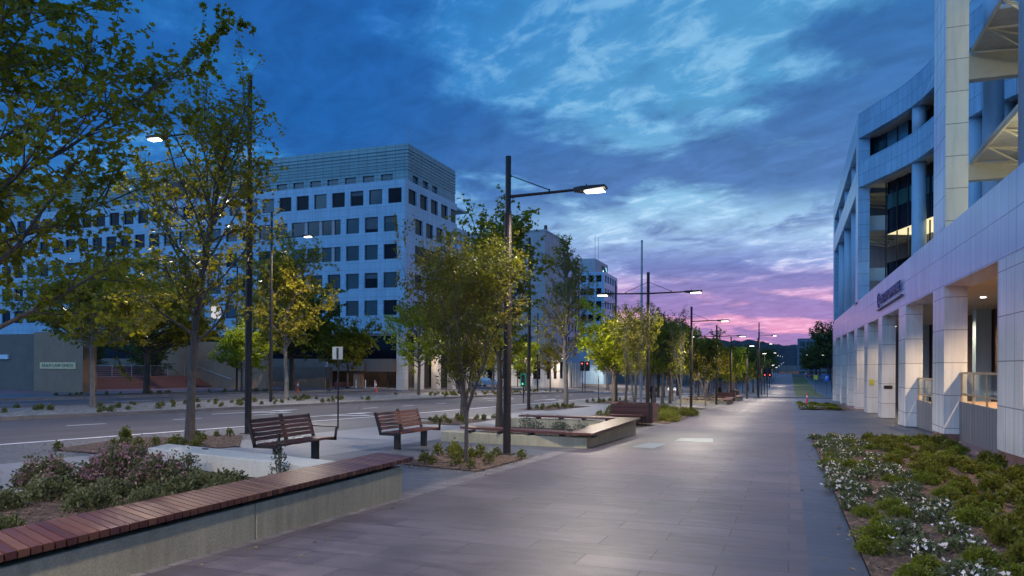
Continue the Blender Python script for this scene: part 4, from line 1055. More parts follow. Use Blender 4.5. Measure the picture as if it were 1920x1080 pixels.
# access ramps etc: red barriers far away
rg = random.Random(4)
for i in range(14):
    x = -3.5+rg.uniform(-2, 8); y = 395+rg.uniform(-6, 30)
    t = empty('roadworks_barrier', (x, y, gz(x, y)), rg.uniform(-.4, .4), 'orange roadworks barrier at the far end of the promenade', 'barrier', 'orange barriers at the end of the promenade')
    b = MB(); b.box(-.9, .9, -.03, .03, .75, 1.15); b.box(-.9, .9, -.03, .03, .2, .5); b.build('board', 'barrier_orange', t)
    for sx in (-.75, .75):
        b = MB(); b.box(sx-.04, sx+.04, -.25, .25, 0, .06); b.box(sx-.03, sx+.03, -.029, .029, .06, 1.2); b.build('leg', 'white_plastic', t)

# ------------------------------------------------------------------ cars
def car(x, y, rz, label, paint, group=None, lights=True):
    t = empty('parked_car' if not lights else 'car', (x, y, gz(x, y)), rz, label, 'car', group)
    # faces -Y locally; side profile in YZ
    prof = [(-2.1, .3), (-2.12, .62), (-1.95, .80), (-1.0, .95), (-.45, 1.42), (.75, 1.46), (1.6, 1.05), (2.05, .98), (2.1, .35)]
    b = MB(); n = len(prof)
    secs = [(-.86, .0), (-.80, 1), (0, 1.03), (.80, 1), (.86, .0)]
    v = []
    for sx in (-.87, -.72, .72, .87):
        for (yy, z) in prof:
            inset = 1 if abs(sx) < .8 else 0
            zz = z if inset or z < .95 else .95
            xx = sx if z < .95 or inset == 0 else sx*.92
            v.append((xx, yy*(1 if inset else .97), zz if inset else min(zz, .93)))
    f = []
    for k in range(3):
        for i in range(n-1): f.append((k*n+i, (k+1)*n+i, (k+1)*n+i+1, k*n+i+1))
    f.append(tuple(range(n-1, -1, -1))); f.append(tuple(3*n+i for i in range(n)))
    b.add(v, f); b.build('body', paint, t, smooth=False, bevel=.04)
    b = MB(); b.add([(-.62, -1.0, .985), (.62, -1.0, .985), (.55, -.5, 1.41), (-.55, -.5, 1.41)], [(0, 1, 2, 3)]); b.v = [(x_, y_-.03, z_+.02) for x_, y_, z_ in b.v]; b.build('windscreen', 'teal_glass', t)
    for sx in (-1, 1):
        b = MB(); b.add([(sx*.80, -.85, .98), (sx*.69, -.42, 1.36), (sx*.69, .7, 1.38), (sx*.80, 1.3, 1.)], [(0, 1, 2, 3)]); b.build_each('side_window', 'dark_glass', t)
        b = MB(); b.box(sx*.7-.13, sx*.7+.13, -2.15, -2.08, .6, .76); b.build('headlight', 'head_light' if lights else 'glass_slab', t)
        b = MB(); b.box(sx*.98-.08, sx*.98+.08, -.8, -.66, .95, 1.08); b.build('mirror', paint, t)
        for yy in (-1.3, 1.3):
            b = MB(); b.tube([(sx*.66, yy, .32), (sx*.885, yy, .32)], .32, 18); w = b.build('wheel', 'rubber', t)
            b = MB(); b.tube([(sx*.886, yy, .32), (sx*.9, yy, .32)], .19, 14); b.build('rim', 'steel', w)
    b = MB(); b.box(-.5, .5, -2.16, -2.1, .36, .52); b.build('grille', 'rubber', t)
    b = MB(); b.box(-.26, .26, -2.19, -2.165, .42, .53); b.build('number_plate', 'white_plastic', t)
    return t
car(-19.6, 139, R_(-8), 'white hatchback with headlights on, driving towards the camera on the avenue', 'car_paint')
sp = spot((-19.9, 136.5, gz(-19.6, 139)+.7), 200, .1, 60); sp.rotation_euler = (R_(80), 0, 0)
for i, (x, y, c) in enumerate([(7.4, 330, 'red_paint'), (7.6, 345, 'red_paint'), (7.5, 360, 'car_paint')]):
    car(x, y, 0, ['small red car parked at the far end of the side road, nearest of the three', 'second small red car parked at the far end of the side road', 'small white car parked behind the two red ones'][i], c, 'cars parked at the end of the side road', False)
for i, x in enumerate([-49.5, -47.3]):
    car(x, 112+i*4, R_(80), ['dark-windowed white car waiting beside the office block, left one', 'white car waiting beside the office block, right one'][i], 'car_paint', None, False)

# ------------------------------------------------------------------ person
def person(x, y, rz):
    t = empty('person', (x, y, gz(x, y)), rz, 'person in a dark knee-length coat walking, half hidden by the double lamp post', 'person')
    me = bpy.data.meshes.new('body')
    J = [(0, 0, .93, .13), (0, -.01, 1.15, .14), (0, 0, 1.36, .15), (0, .0, 1.47, .055), (0, -.02, 1.56, .085), (0, -.02, 1.66, .08),   # 0-5 pelvis..head
         (.17, 0, 1.38, .06), (.24, .03, 1.12, .045), (.25, -.08, .90, .032), (.25, -.10, .83, .03),      # 6-9
         (-.17, 0, 1.38, .06), (-.24, .0, 1.12, .045), (-.22, -.16, .93, .032), (-.22, -.2, .87, .03),    # 10-13
         (.09, 0, .86, .085), (.10, -.16, .50, .06), (.10, -.18, .10, .045), (.10, -.30, .035, .03),      # 14-17
         (-.09, 0, .86, .085), (-.10, .04, .48, .06), (-.10, .30, .14, .045), (-.10, .22, .04, .03)]
    E = [(0, 1), (1, 2), (2, 3), (3, 4), (4, 5), (2, 6), (6, 7), (7, 8), (8, 9), (2, 10), (10, 11), (11, 12), (12, 13), (0, 14), (14, 15), (15, 16), (16, 17), (0, 18), (18, 19), (19, 20), (20, 21)]
    # fingers
    V = [j[:3] for j in J]; Rr = [j[3] for j in J]
    for h, sx in ((9, 1), (13, -1)):
        hx, hy, hz2 = V[h]
        for k in range(4):
            V.append((hx+.0, hy-.03+.018*k, hz2-.05)); Rr.append(.010); E.append((h, len(V)-1))
            V.append((hx-sx*.01, hy-.035+.018*k, hz2-.085+.004*k)); Rr.append(.008); E.append((len(V)-2, len(V)-1))
        V.append((hx-sx*.03, hy-.045, hz2-.03)); Rr.append(.011); E.append((h, len(V)-1))
    me.from_pydata(V, E, []); me.materials.append(MAT['skin'])
    o = bpy.data.objects.new('body', me); COL.objects.link(o); o.parent = t
    md = o.modifiers.new('skin', 'SKIN'); me.skin_vertices[0].data[0].use_root = True
    for i, r in enumerate(Rr): me.skin_vertices[0].data[i].radius = (r, r)
    sb = o.modifiers.new('sub', 'SUBSURF'); sb.levels = 2; sb.render_levels = 2
    def ring(z, rx, ry, cx=0, cy=0, n=16): return [(cx+rx*math.cos(2*PI*k/n), cy+ry*math.sin(2*PI*k/n), z) for k in range(n)]
    b = MB(); rs = [ring(.52, .27, .25, 0, .02), ring(.75, .25, .22), ring(.95, .21, .17), ring(1.15, .21, .16), ring(1.33, .23, .16), ring(1.42, .18, .13), ring(1.49, .08, .08)]
    for r in rs: b.v += r
    for i in range(len(rs)-1):
        for k in range(16): b.f.append((i*16+k, i*16+(k+1) % 16, (i+1)*16+(k+1) % 16, (i+1)*16+k))
    b.build('coat', 'coat_cloth', t, smooth=True)
    for s in (6, 10):
        b = MB(); q = J[s:s+3]; b.tube([a[:3] for a in q], [.085, .07, .055], 10); b.build('sleeve', 'coat_cloth', t, smooth=True)
    for s in (14, 18):
        b = MB(); q = J[s:s+3]; b.tube([a[:3] for a in q], [.105, .08, .062], 10); b.build('trouser_leg', 'trouser_cloth', t, smooth=True)
        b = MB(); a, c = J[s+2], J[s+3]; b.obox((a[0], a[1]-.06, max(.045, a[2]-.07)), (.045, 0, 0), (0, .13, 0), (0, 0, .045)); b.build('shoe', 'rubber', t, bevel=.02)
    b = MB(); rs = [ring(1.56, .088, .07, 0, .045), ring(1.64, .1, .10, 0, .0), ring(1.71, .085, .09, 0, -.005), ring(1.755, .03, .03, 0, 0)]
    for r in rs: b.v += r
    for i in range(3):
        for k in range(16): b.f.append((i*16+k, i*16+(k+1) % 16, (i+1)*16+(k+1) % 16, (i+1)*16+k))
    b.f.append(tuple(48+k for k in range(16))); b.build('hair', 'hair', t, smooth=True)
    return t
person(-10.22, 60.0, R_(200))
t = empty('shoulder_bag', (-10.56, 59.95, gz(-10.4, 60)+.62), R_(200), 'reddish shoulder bag hanging at the side of the walking person', 'bag')
b = MB(); b.box(-.06, .06, -.16, .16, 0, .3); b.build('pouch', 'bag_cloth', t, bevel=.03); b = MB(); b.tube([(0, -.13, .3), (-.06, -.04, .62), (-.06, .04, .62), (0, .13, .3)], .012, 6); b.build('strap', 'bag_cloth', t)

# ------------------------------------------------------------------ plaza walls, steps
t = empty('plaza_wall', (-57, 42, gz(-57, 42)), 0, 'dark concrete wall at the left edge with a lighter end panel carrying a name plate', 'wall')
b = MB(); b.box(-9, 1.6, .25, .9, 0, 4.6); b.build('wall', 'wall_concrete', t)
b = MB(); b.box(1.6, 6.8, -.3, .9, 0, 4.7); b.build('end_panel', 'tan_concrete', t)
b = MB(); b.box(2.3, 6.1, -.345, -.302, 1.85, 2.35); pl_ = b.build('name_plate', 'brass_plate', t)
text('lettering', 'REALM CAMP OFFICES', .33, 'letter_dark', (4.2, -.35, 2.09), (PI/2, 0, 0), pl_, .004, 1.02)
b = MB(); b.box(-3.6, -1.9, .1, .249, 2.6, 2.95); b.build('wall_light', 'white_plastic', t)
t = empty('brick_steps', (-55.5, 53, gz(-55.5, 53)), 0, 'wide flight of dark red brick steps climbing to the plaza', 'steps')
b = MB()
for k in range(7): b.box(-30, -.4*k, -10.4, 8.2, .12+.155*k-.5*(k == 0), .12+.155*(k+1))
b.build('lower_flight', 'brick_steps', t)
b = MB()
for k in range(6): b.box(-30, -6.2-.4*k, -10.39, 8.19, 1.205+.155*k, 1.205+.155*(k+1))
b.build('upper_flight', 'brick_steps', t)
b = MB()
for k in range(9): b.tube([(-3.2, -10+k*2.2, 1.2), (-3.2, -10+k*2.2, 2.2)], .035, 6)
for z in (1.4, 1.6, 1.8, 2.0): b.tube([(-3.2, -10.2, z), (-3.2, 7.9, z)], .015, 5)
b.tube([(-3.2, -10.2, 2.22), (-3.2, 7.9, 2.22)], .04, 6)
b.build('railing', 'steel', t)
t = empty('sloping_wall', (-54, 61.7, gz(-54, 61.7)), 0, 'tall tan concrete wall right of the brick steps with a handrail', 'wall')
b = MB(); b.add([(-9, 0, 0), (6.2, -1.6, 0), (6.2, -1.1, 0), (-9, .6, 0), (-9, 0, 5.0), (6.2, -1.6, 4.6), (6.2, -1.1, 4.6), (-9, .6, 5.)], [(0,3,2,1),(4,5,6,7),(0,1,5,4),(1,2,6,5),(2,3,7,6),(3,0,4,7)])
b.build('wall', 'tan_concrete', t)
b = MB(); b.tube([(-3.5, -.75, 2.3), (1.5, -1.27, 1.0)], .03, 6); b.build('handrail', 'steel', t)
t = empty('ramp_wall', (-50.6, 70, gz(-50.6, 70)), 0, 'low grey concrete ramp wall left of the office block entrance', 'wall')
b = MB(); b.box(-5, 3.2, 0, .5, 0, 2.4); b.build('rear_wall', 'wall_concrete', t); b = MB(); b.add([(-5, -1, 0), (3.2, -1, 0), (3.2, -.6, 0), (-5, -.6, 0), (-5, -1, .6), (3.2, -1, 1.3), (3.2, -.6, 1.3), (-5, -.6, .6)], [(0,3,2,1),(4,5,6,7),(0,1,5,4),(1,2,6,5),(2,3,7,6),(3,0,4,7)]); b.build('front_wall', 'tan_concrete', t)

# ------------------------------------------------------------------ left office block
def facade_x(b, X0, X1, Y, z0, z1, holes, th=.35):
    "wall in plane y=Y facing -Y from X0..X1; holes: list of (x0,x1,z0,z1); thickness goes +Y"
    rows = {}
    for h in holes: rows.setdefault((h[2], h[3]), []).append(h)
    z = z0
    for (a, c) in sorted(rows):
        if a > z: b.box(X0, X1, Y, Y+th, z, a)
        x = X0
        for h in sorted(rows[(a, c)]):
            if h[0] > x: b.box(x, h[0], Y, Y+th, a, c)
            x = h[1]
        if x < X1: b.box(x, X1, Y, Y+th, a, c)
        z = c
    if z < z1: b.box(X0, X1, Y, Y+th, z, z1)
def facade_y(b, X, Y0, Y1, z0, z1, holes, th=.35):
    "plane x=X facing +X, thickness toward -X"
    rows = {}
    for h in holes: rows.setdefault((h[2], h[3]), []).append(h)
    z = z0
    for (a, c) in sorted(rows):
        if a > z: b.box(X-th, X, Y0, Y1, z, a)
        y = Y0
        for h in sorted(rows[(a, c)]):
            if h[0] > y: b.box(X-th, X, y, h[0], a, c)
            y = h[1]
        if y < Y1: b.box(X-th, X, y, Y1, a, c)
        z = c
    if z < z1: b.box(X-th, X, Y0, Y1, z, z1)
XC, YC = -41.2, 75.6
L = empty('office_block', (0, 0, 0), 0, 'long white tiled office block with rows of dark windows, left of centre', 'office building')
rows = [(7.45, 9.2), (10.62, 12.4), (13.92, 15.65), (17.1, 18.88), (20.33, 22.05)]
b = MB(); holes = []; recs = []
for r, (a, c) in enumerate(rows):
    off = .55 if r == 4 else 0
    k = 0; x = -42.23+off
    nwin = 28
    for k in range(nwin):
        x1 = -42.25+off-k*2.52; x0 = x1-1.76
        if 3 <= k <= 5 and r in (2, 3): 
            continue
        holes.append((x0, x1, a, c))
    if r in (2, 3): holes.append((-42.25-2.52*5-1.9, -42.25-2.52*3, a, c)); recs.append((-42.25-2.52*5-1.9, -42.25-2.52*3, a, c))
facade_x(b, -115, XC, YC, 5.35, 22.95, holes)
# east face
h2 = []
for r, (a, c) in enumerate(rows):
    if r == 4: h2 += [(76.35+2.85*i, 76.35+2.85*i+1.95, a, c) for i in range(5)]
    elif r == 3: h2 += [(78.0+2.8*i, 78.0+2.8*i+1.9, a, c) for i in range(5)]
    elif r == 2: h2 += [(78.0, 84.8, a-.2, c+.1), (86.2, 88.1, a-.2, c+.1)]
    else: h2 += [(78.0+2.8*i, 78.0+2.8*i+1.9, a, c) for i in range(6)]
facade_y(b, XC, YC+.351, 89.7, 5.35, 22.95, h2)
b.box(XC-.35, XC, 89.7, 95, 5.35, 19.9)
b.box(-115, XC-.36, YC+.36, YC+.7, 22.6, 22.9); b.box(-115, XC-.351, 95, 95.3, 5, 19.9)
b.box(-43.9, XC-.36, YC+.352, 94, 22.55, 22.8)
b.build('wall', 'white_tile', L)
# window panes with frames
def pane_x(x0, x1, Y, a, c, par, mat='dark_glass', i=0):
    m = MB(); m.box(x0+.002, x1-.002, Y+.2, Y+.24, a+.002, c-.002); w = m.build('window', mat, par)
    return w
rb = random.Random(3); cnt = 0
win_stuff = MB()
for (x0, x1, a, c) in sorted(holes, key=lambda h: -h[1]):
    if cnt < 70 and x1 > -80:
        w_ = pane_x(x0, x1, YC, a, c, L, 'warm_window' if cnt in (29, 47) else ('dark_glass', 'dark_glass', 'brown_glass', 'teal_glass')[rb.randrange(4)]); cnt += 1
        fr = MB(); fr.box(x0, x0+.05, YC+.14, YC+.2, a, c); fr.box(x1-.05, x1, YC+.14, YC+.2, a, c); fr.box(x0+.051, x1-.051, YC+.14, YC+.2, c-.05, c); fr.box(x0+.051, x1-.051, YC+.14, YC+.2, a, a+.05)
        if rb.random() < .35:
            q_ = rb.uniform(.25, .75); k_ = 9
            for j_ in range(k_): fr.box(x0+.06, x1-.06, YC+.185, YC+.197, c-.06-(c-a)*q_*(j_+.8)/k_, c-.06-(c-a)*q_*j_/k_)
        fr.build('window_frame', 'blind_grey', w_)
    else: win_stuff.box(x0+.002, x1-.002, YC+.2, YC+.24, a+.002, c-.002)
o = win_stuff.build('window_rest', 'dark_glass', L); o['kind'] = 'stuff'
for (y0, y1, a, c) in h2:
    m = MB(); m.box(XC-.24, XC-.2, y0+.002, y1-.002, a+.002, c-.002); m.build('window', 'dark_glass', L)
# window bars: pale mullion in recessed bays
b = MB()
for (x0, x1, a, c) in recs:
    for q in (.3, .6, .85): b.box(x0+(x1-x0)*q-.25, x0+(x1-x0)*q+.15, YC+.08, YC+.199, a, c)
b.build_each('recessed_pier', 'beige_tile', L)
# attic
b = MB(); ah = [(-44.1-2.5*i-1.6, -44.1-2.5*i, 23.2, 24.35) for i in range(26)]
facade_x(b, -115, -42.1, YC+2.2, 22.7, 27.75, ah); facade_y(b, -42.1, YC+2.551, 91, 22.7, 27.75, [(79+2.6*i, 80.5+2.6*i, 23.2, 24.3) for i in range(3)])
b.box(-115, -42.46, YC+2.56, 91, 27.2, 27.4)
b.build('attic', 'attic_tile', L)
b = MB()
for k in range(7): b.box(-115, -42.02, YC+2.12, YC+2.199, 24.65+k*.4, 24.85+k*.4); b.box(-42.099, -42.02, YC+2.2, 91, 24.65+k*.4, 24.85+k*.4)
b.build_each('louvre', 'attic_tile', L)
b = MB()
for h in ah: b.box(h[0]+.01, h[1]-.01, YC+2.4, YC+2.45, h[2]+.01, h[3]-.01)
for i in range(3): b.box(-42.35, -42.3, 79.01+2.6*i, 80.49+2.6*i, 23.21, 24.29)
b.build_each('attic_glazing', 'teal_glass', L)
b = MB()
for z in (23.1, 23.4): b.tube([(-110, YC+.3, z), (XC-.3, YC+.3, z)], .025, 5); b.tube([(XC-.3, YC+.3, z), (XC-.3, 89, z)], .025, 5)
for i in range(34): b.tube([(XC-.3-2*i, YC+.3, 22.9), (XC-.3-2*i, YC+.3, 23.4)], .025, 5)
b.build('roof_railing', 'galvanised', L)
b = MB(); b.tube([(-43.2, 80, 26.6), (-43.2, 80, 30.6)], .04, 5); b.build('mast', 'galvanised', L)
# lower levels
b = MB(); b.box(-115, -42.35, YC+.6, YC+.8, 2.4, 5.35); b.box(XC-1., XC-.8, YC+2, 95, 2.4, 5.35); b.build('first_floor_glazing', 'dark_glass', L)
b = MB(); b.box(-115, -42.3, YC-.6, YC+.59, .95, 2.4); b.box(-115, -46, YC-.8, YC-.61, 1.0, 2.2); b.build_each('canopy_beam', 'wall_concrete', L)
b = MB(); b.box(-115, -42.4, YC+3, YC+3.2, -2, .95); b.box(XC-2.3, XC-2.1, YC+3, 95, -2, 2.4); b.build('ground_glazing', 'brown_glass', L)
for i, x in enumerate([-47.3, -52, -58, -64, -70]):
    b = MB(); b.box(x-.45, x+.45, YC-.3, YC+.5, -2, .95); b.build('column', 'tan_concrete', L)
b = MB(); b.box(-42.25, XC, YC-.01, YC+.9, -2, 5.35); b.build('corner_column', 'lamplit_tile', L)
for i in range(4):
    y = 79.4+i*4.6
    b = MB(); b.box(XC-.8, XC, y, y+1.1, -2, 5.35); b.build('column', 'lamplit_tile', L)
b = MB(); b.box(-115, XC-.36, YC+.36, 94.9, 5.1, 5.34); b.build('soffit', 'beige_tile', L)
b = MB(); b.box(-77.3, -73.2, YC+.8, YC+2.1, 22.95, 25.6); b.build('plant_screen', 'brown_wall', L)
pl2 = bpy.data.lights.new('arcade_light', 'AREA'); pl2.energy = 500; pl2.size = 8; pl2.size_y = 1; pl2.shape = 'RECTANGLE'; pl2.color = (1, .8, .55)
po = bpy.data.objects.new('arcade_light', pl2); COL.objects.link(po); po.parent = L; po.location = (XC+3., 83, 5.); po.rotation_euler = (0, R_(-25), 0)

# ------------------------------------------------------------------ mid tower block and wing
M = empty('tower_block', (0, 0, 0), 0, 'plain beige-grey windowless block behind the white office block', 'office building')
MY = 142.3
b = MB(); b.box(-75, -46, MY, 157, -3, 28.8); b.build('wall', 'beige_tile', M)
b = MB(); b.box(-75.1, -45.9, MY-.1, 157.1, 28.8, 29.1); b.build('parapet', 'beige_tile', M)
b = MB(); b.box(-75, -45.97, MY-.025, 157, -3, 4.6); b.build('ground_storey', 'lamplit_tile', M)  # street lamp light put into the tile colour of this storey
b = MB(); b.tube([(-46.6, 144.5, 29.1), (-46.6, 144.5, 30.3)], .35, 10); b.build('flue', 'brown_wall', M)
for i in range(8):
    x = -47.6-i*3.3
    b = MB(); b.box(x-.75, x+.75, MY-.05, MY+.1, -.9, 2.7); b.build('window', 'dark_glass', M)
    b = MB(); b.box(x-.95, x+.95, MY-.08, MY+.08, -1.5, -.9); b.build('sill', 'lamplit_tile', M)
b = MB()
for k in range(3): b.box(-46.05, -45.94, 144+4.5*k, 146+4.5*k, -.9, 2.7)
b.build_each('side_window', 'dark_glass', M)
W = empty('office_wing', (0, 0, 0), 0, 'pale blue-white wing adjoining the beige block on the right', 'office building')
b = MB(); hh = []
for r in range(6): hh += [(159+2.7*i, 160.9+2.7*i, 6.3+3.3*r, 8.3+3.3*r) for i in range(4)]
facade_y(b, -46, 157.01, 169.5, -3, 26.4, hh); b.box(-70, -46.36, 157.01, 169.4, 26, 26.2); b.box(-70, -46.351, 169.0, 169.5, -3, 26.4); b.build('wall', 'white_tile', W)
for (y0, y1, a, c) in hh:
    m_ = MB(); m_.box(-46.25, -46.2, y0, y1, a, c); m_.build('window', 'dark_glass', W)
b = MB()
for k in range(5): b.box(-45.9, -45.3, 158+2.4*k, 158.8+2.4*k, -3.2, 2.6)
b.build_each('lit_pier', 'lamplit_tile', W)
T = empty('sign_block', (0, 0, 0), 0, 'pale block with dark windows and a lit sign on its roof box', 'office building')
TY = 193.2; b = MB(); hx = []; hy = []
for r in range(6):
    a = 6.9+3.45*r-0
    hx += [(-46.75-2.1*i-.0-1.45, -46.75-2.1*i, a, a+1.8) for i in range(14)]
    hy += [(194+2.9*i, 196+2.9*i, a, a+1.8) for i in range(5)]
facade_x(b, -80, -46, TY, -3, 26.4, hx); facade_y(b, -46, TY+.351, 209.3, -3, 26.4, hy); b.box(-80, -46.36, TY+.36, 209, 26, 26.2); b.build('wall', 'white_tile', T)
n = 0
st = MB()
for (x0, x1, a, c) in sorted(hx, key=lambda h: -h[1]):
    m_ = MB(); 
    if n < 60: m_.box(x0, x1, TY+.2, TY+.25, a, c); m_.build('window', 'dark_glass', T); n += 1
    else: st.box(x0, x1, TY+.2, TY+.25, a, c)
st.build('window_rest', 'dark_glass', T)['kind'] = 'stuff'
for (y0, y1, a, c) in hy:
    m_ = MB(); m_.box(-46.25, -46.2, y0, y1, a, c); m_.build('window', 'brown_glass', T)
b = MB(); b.box(-75, -50, 199, 214.4, 26.2, 31.3); b.build('roof_box', 'beige_tile', T)
b = MB(); b.box(-49.98, -49.9, 207.2, 213.8, 26.9, 30.3); sg_ = b.build('sign_board', 'dark_metal', T)
b = MB()
for k in range(10):
    a0 = R_(20+k*9); a1 = R_(20+(k+1)*9); r1, r2 = 2.3, 2.3-.9*math.sin(PI*(k+.5)/10)
    b.add([(-49.85, 211.3+r1*math.cos(a0)*.8, 28+r1*math.sin(a0)), (-49.85, 211.3+r1*math.cos(a1)*.8, 28+r1*math.sin(a1)), (-49.85, 211.3+r2*math.cos(a1)*.8, 28+r2*math.sin(a1)), (-49.85, 211.3+r2*math.cos(a0)*.8, 28+r2*math.sin(a0))], [(0, 1, 2, 3)])
b.build('crescent', 'cyan_light', sg_)
text('lettering', 'Avant', 2.6, 'white_light', (-49.84, 210.3, 28.1), (PI/2, 0, PI/2), sg_, .02)
for yy in (200, 204):
    b = MB(); b.tube([(-50.5, yy+1, 31.3), (-50.5, yy+1, 38)], .05, 5); b.build('mast', 'galvanised', T)
b = MB(); b.box(-60, -46, 193.6, 209, 26.4, 26.8); b.build('roof_edge', 'white_tile', T)
# distant buildings
D1 = empty('distant_block', (0, 430, 0), 0, 'small distant grey office block below the hills, left of the dark gum tree', 'office building')
b = MB(); b.box(4, 34, 0, 20, 0, 17.5); b.build('wall', 'far_facade', D1)
b = MB()
for r in range(4):
    for k in range(8): b.box(4.8+k*3.6, 7.6+k*3.6, -.05, .1, 3+r*3.5, 5.3+r*3.5)
b.build('glazing', 'teal_glass', D1)
b = MB(); b.box(12, 26, 3, 14, 17.5, 19.4); b.build('roof_plant', 'far_facade', D1)
D2 = empty('distant_block', (-52, 330, 0), 0, 'low distant block with a plant room on its roof, above the left tree line', 'office building')
b = MB(); b.box(-16, 12, 0, 20, -4, 16); b.build('wall', 'far_facade', D2); b = MB(); b.box(-8, 8, 3, 12, 16, 19); b.build('roof_plant', 'far_facade', D2)
b = MB()
for r in range(3):
    for k in range(8): b.box(-15+k*3.4, -12.4+k*3.4, -.05, .1, 6+r*3.3, 8+r*3.3)
b.build('glazing', 'teal_glass', D2)

# ------------------------------------------------------------------ right building
B = empty('gallery_building', (0, 0, 0), 0, 'large white panelled building on the right with piers, fascia and a curved upper storey', 'office building')
X0 = 4.5
def fb(y): return 4.08+.009*(y-18)
def ft(y): return 5.87+.012*(y-18)
piers = [(1.7, 3.7), (9.9, 11.9), (18.04, 20.1), (26.49, 28.43), (34.73, 36.83), (43.17, 44.92), (50.87, 52.98), (58.71, 61.07), (67.04, 68.88), (75.08, 77.4), (84.42, 90.4)]
for i, (a, c) in enumerate(piers):
    b = MB(); g = lambda x, y: gz(x, y)+(.22 if y < 32 else .03)
    b.prism([(X0, a), (5.14, a), (5.14, c), (X0, c)], g, lambda x, y: fb(y)); b.build('pier', 'pier_panel', B, bevel=.008)
    if a < 32:
        b = MB(); b.prism([(X0+.02, a+.02), (5.12, a+.02), (5.12, c-.02), (X0+.02, c-.02)], lambda x, y: gz(x, y)-.05, g); b.build('plinth', 'red_plinth', B)
b = MB(); n = 40; ys = [-4+i*(90.6+4)/n for i in range(n+1)]
for i in range(n):
    y0, y1 = ys[i], ys[i+1]
    k = len(b.v)
    b.add([(X0, y0, fb(y0)), (X0, y1, fb(y1)), (X0, y1, ft(y1)), (X0, y0, ft(y0)), (5.3, y0, fb(y0)), (5.3, y1, fb(y1)), (5.3, y1, ft(y1)), (5.3, y0, ft(y0))],
          [(0, 3, 2, 1), (3, 7, 6, 2), (0, 1, 5, 4), (4, 5, 6, 7)])
b.add([(X0, 90.6, fb(90)), (5.3, 90.6, fb(90)), (5.3, 90.6, ft(90)), (X0, 90.6, ft(90))], [(0, 1, 2, 3)])
b.build('fascia', 'fascia_panel', B)
b = MB(); b.box(X0-.02, 5.32, -4, 26.4, 5.95, 5.99)
b = MB(); b.prism([(5.3, -4), (16, -4), (16, 90), (5.3, 90)], lambda x, y: fb(y)+.02, lambda x, y: fb(y)+.25); b.build('arcade_ceiling', 'soffit_panel', B)
b = MB(); b.prism([(5.3, -4), (22, -4), (22, 90), (5.3, 90)], lambda x, y: ft(y)-.35, lambda x, y: ft(y)-.15); b.build('podium_roof', 'column_paint', B)
# arcade interior
b = MB(); b.prism([(8.6, -4), (8.9, -4), (8.9, 90), (8.6, 90)], lambda x, y: gz(x, y), lambda x, y: fb(y)+.02); b.build('inner_wall', 'brown_wall', B)
b = MB(); b.prism([(5.2, -4), (8.6, -4), (8.6, 29.5), (5.2, 29.5)], lambda x, y: gz(x, y)-.1, lambda x, y: gz(5, 22)+1.02); b.build('terrace_floor', 'tan_concrete', B)
b = MB(); b.prism([(5.6, 29.5), (8.6, 29.5), (8.6, 90), (5.6, 90)], lambda x, y: gz(x, y)-.1, lambda x, y: gz(x, y)+.02); b.build('arcade_floor', 'entrance_paving', B)
for i, (y, z0) in enumerate([(22.4, 1.02), (31, 1.02), (39, 0), (47, 0), (55, 0)]):
    b = MB(); b.box(7.9, 8.5, y, y+.7, gz(8, y)-.1, fb(y)+.02); b.build('inner_column', 'column_paint', B)
zr = gz(5, 22)
for (a, c) in ((3.7, 9.9), (11.9, 18.04), (20.1, 26.49), (28.43, 34.73)):
    b = MB(); b.prism([(4.93, a), (5.04, a), (5.04, c), (4.93, c)], lambda x, y: gz(x, y)+.02, zr+1.12 if c < 30 else zr+.85); b.build('slatted_wall', 'grey_slats', B)
    zt = (zr+1.12) if c < 30 else zr+.85
    r_ = MB(); nseg = 4
    for k in range(nseg+1):
        y = a+.06+(c-a-.12)*k/nseg; r_.box(4.96, 5.01, y-.025, y+.025, zt, zt+.86)
    r_.box(4.95, 5.02, a, c, zt+.86, zt+.92); r_.box(4.965, 5.005, a, c, zt+.22, zt+.27)
    rr_ = r_.build('balustrade', 'rail_timber', B)
    g_ = MB(); g_.box(4.98, 4.99, a+.05, c-.05, zt+.27, zt+.86); g_.build('glass_infill', 'clear_glass', rr_)
for y in (15, 23.5, 31.5, 39.5, 48, 56):
    b = MB(); b.tube([(6.6, y, fb(y)-.0), (6.6, y, fb(y)+.03)], .09, 12); b.build('downlight', 'lamp_glow', B)
    o = spot((6.6, y, fb(y)-.06), 420 if y < 35 else 220, .08, 150, (1, .72, .42)); o.parent = B
# plaques
b = MB(); b.box(4.62, 4.85, 50.84, 50.868, gz(5, 51)+1.75, gz(5, 51)+2.1); b.build('yellow_notice', 'sign_yellow', B)
b = MB(); b.box(4.6, 5.0, 43.14, 43.168, gz(5, 43)+1.55, gz(5, 43)+1.72); b.build('plaque', 'bronze_metal', B)
# fascia lettering
sgn = empty('name_letters', (4.42, 38.9, 5.22), 0, 'row of raised metal letters and emblem on the white fascia', 'sign')
text('lettering', 'CONSTITUTION AVENUE', .62, 'letter_metal', (0, 0.9, -.05), (PI/2, R_(0), -PI/2), sgn, .03, 1.12)
text('emblem', 'C', 1.15, 'letter_metal', (0, 5.3, -.05), (PI/2, 0, -PI/2), sgn, .035)
b = MB(); b.box(-.03, .07, -3.6, 5.9, -.52, -.47); b.build('mounting_rail', 'letter_dark', sgn)
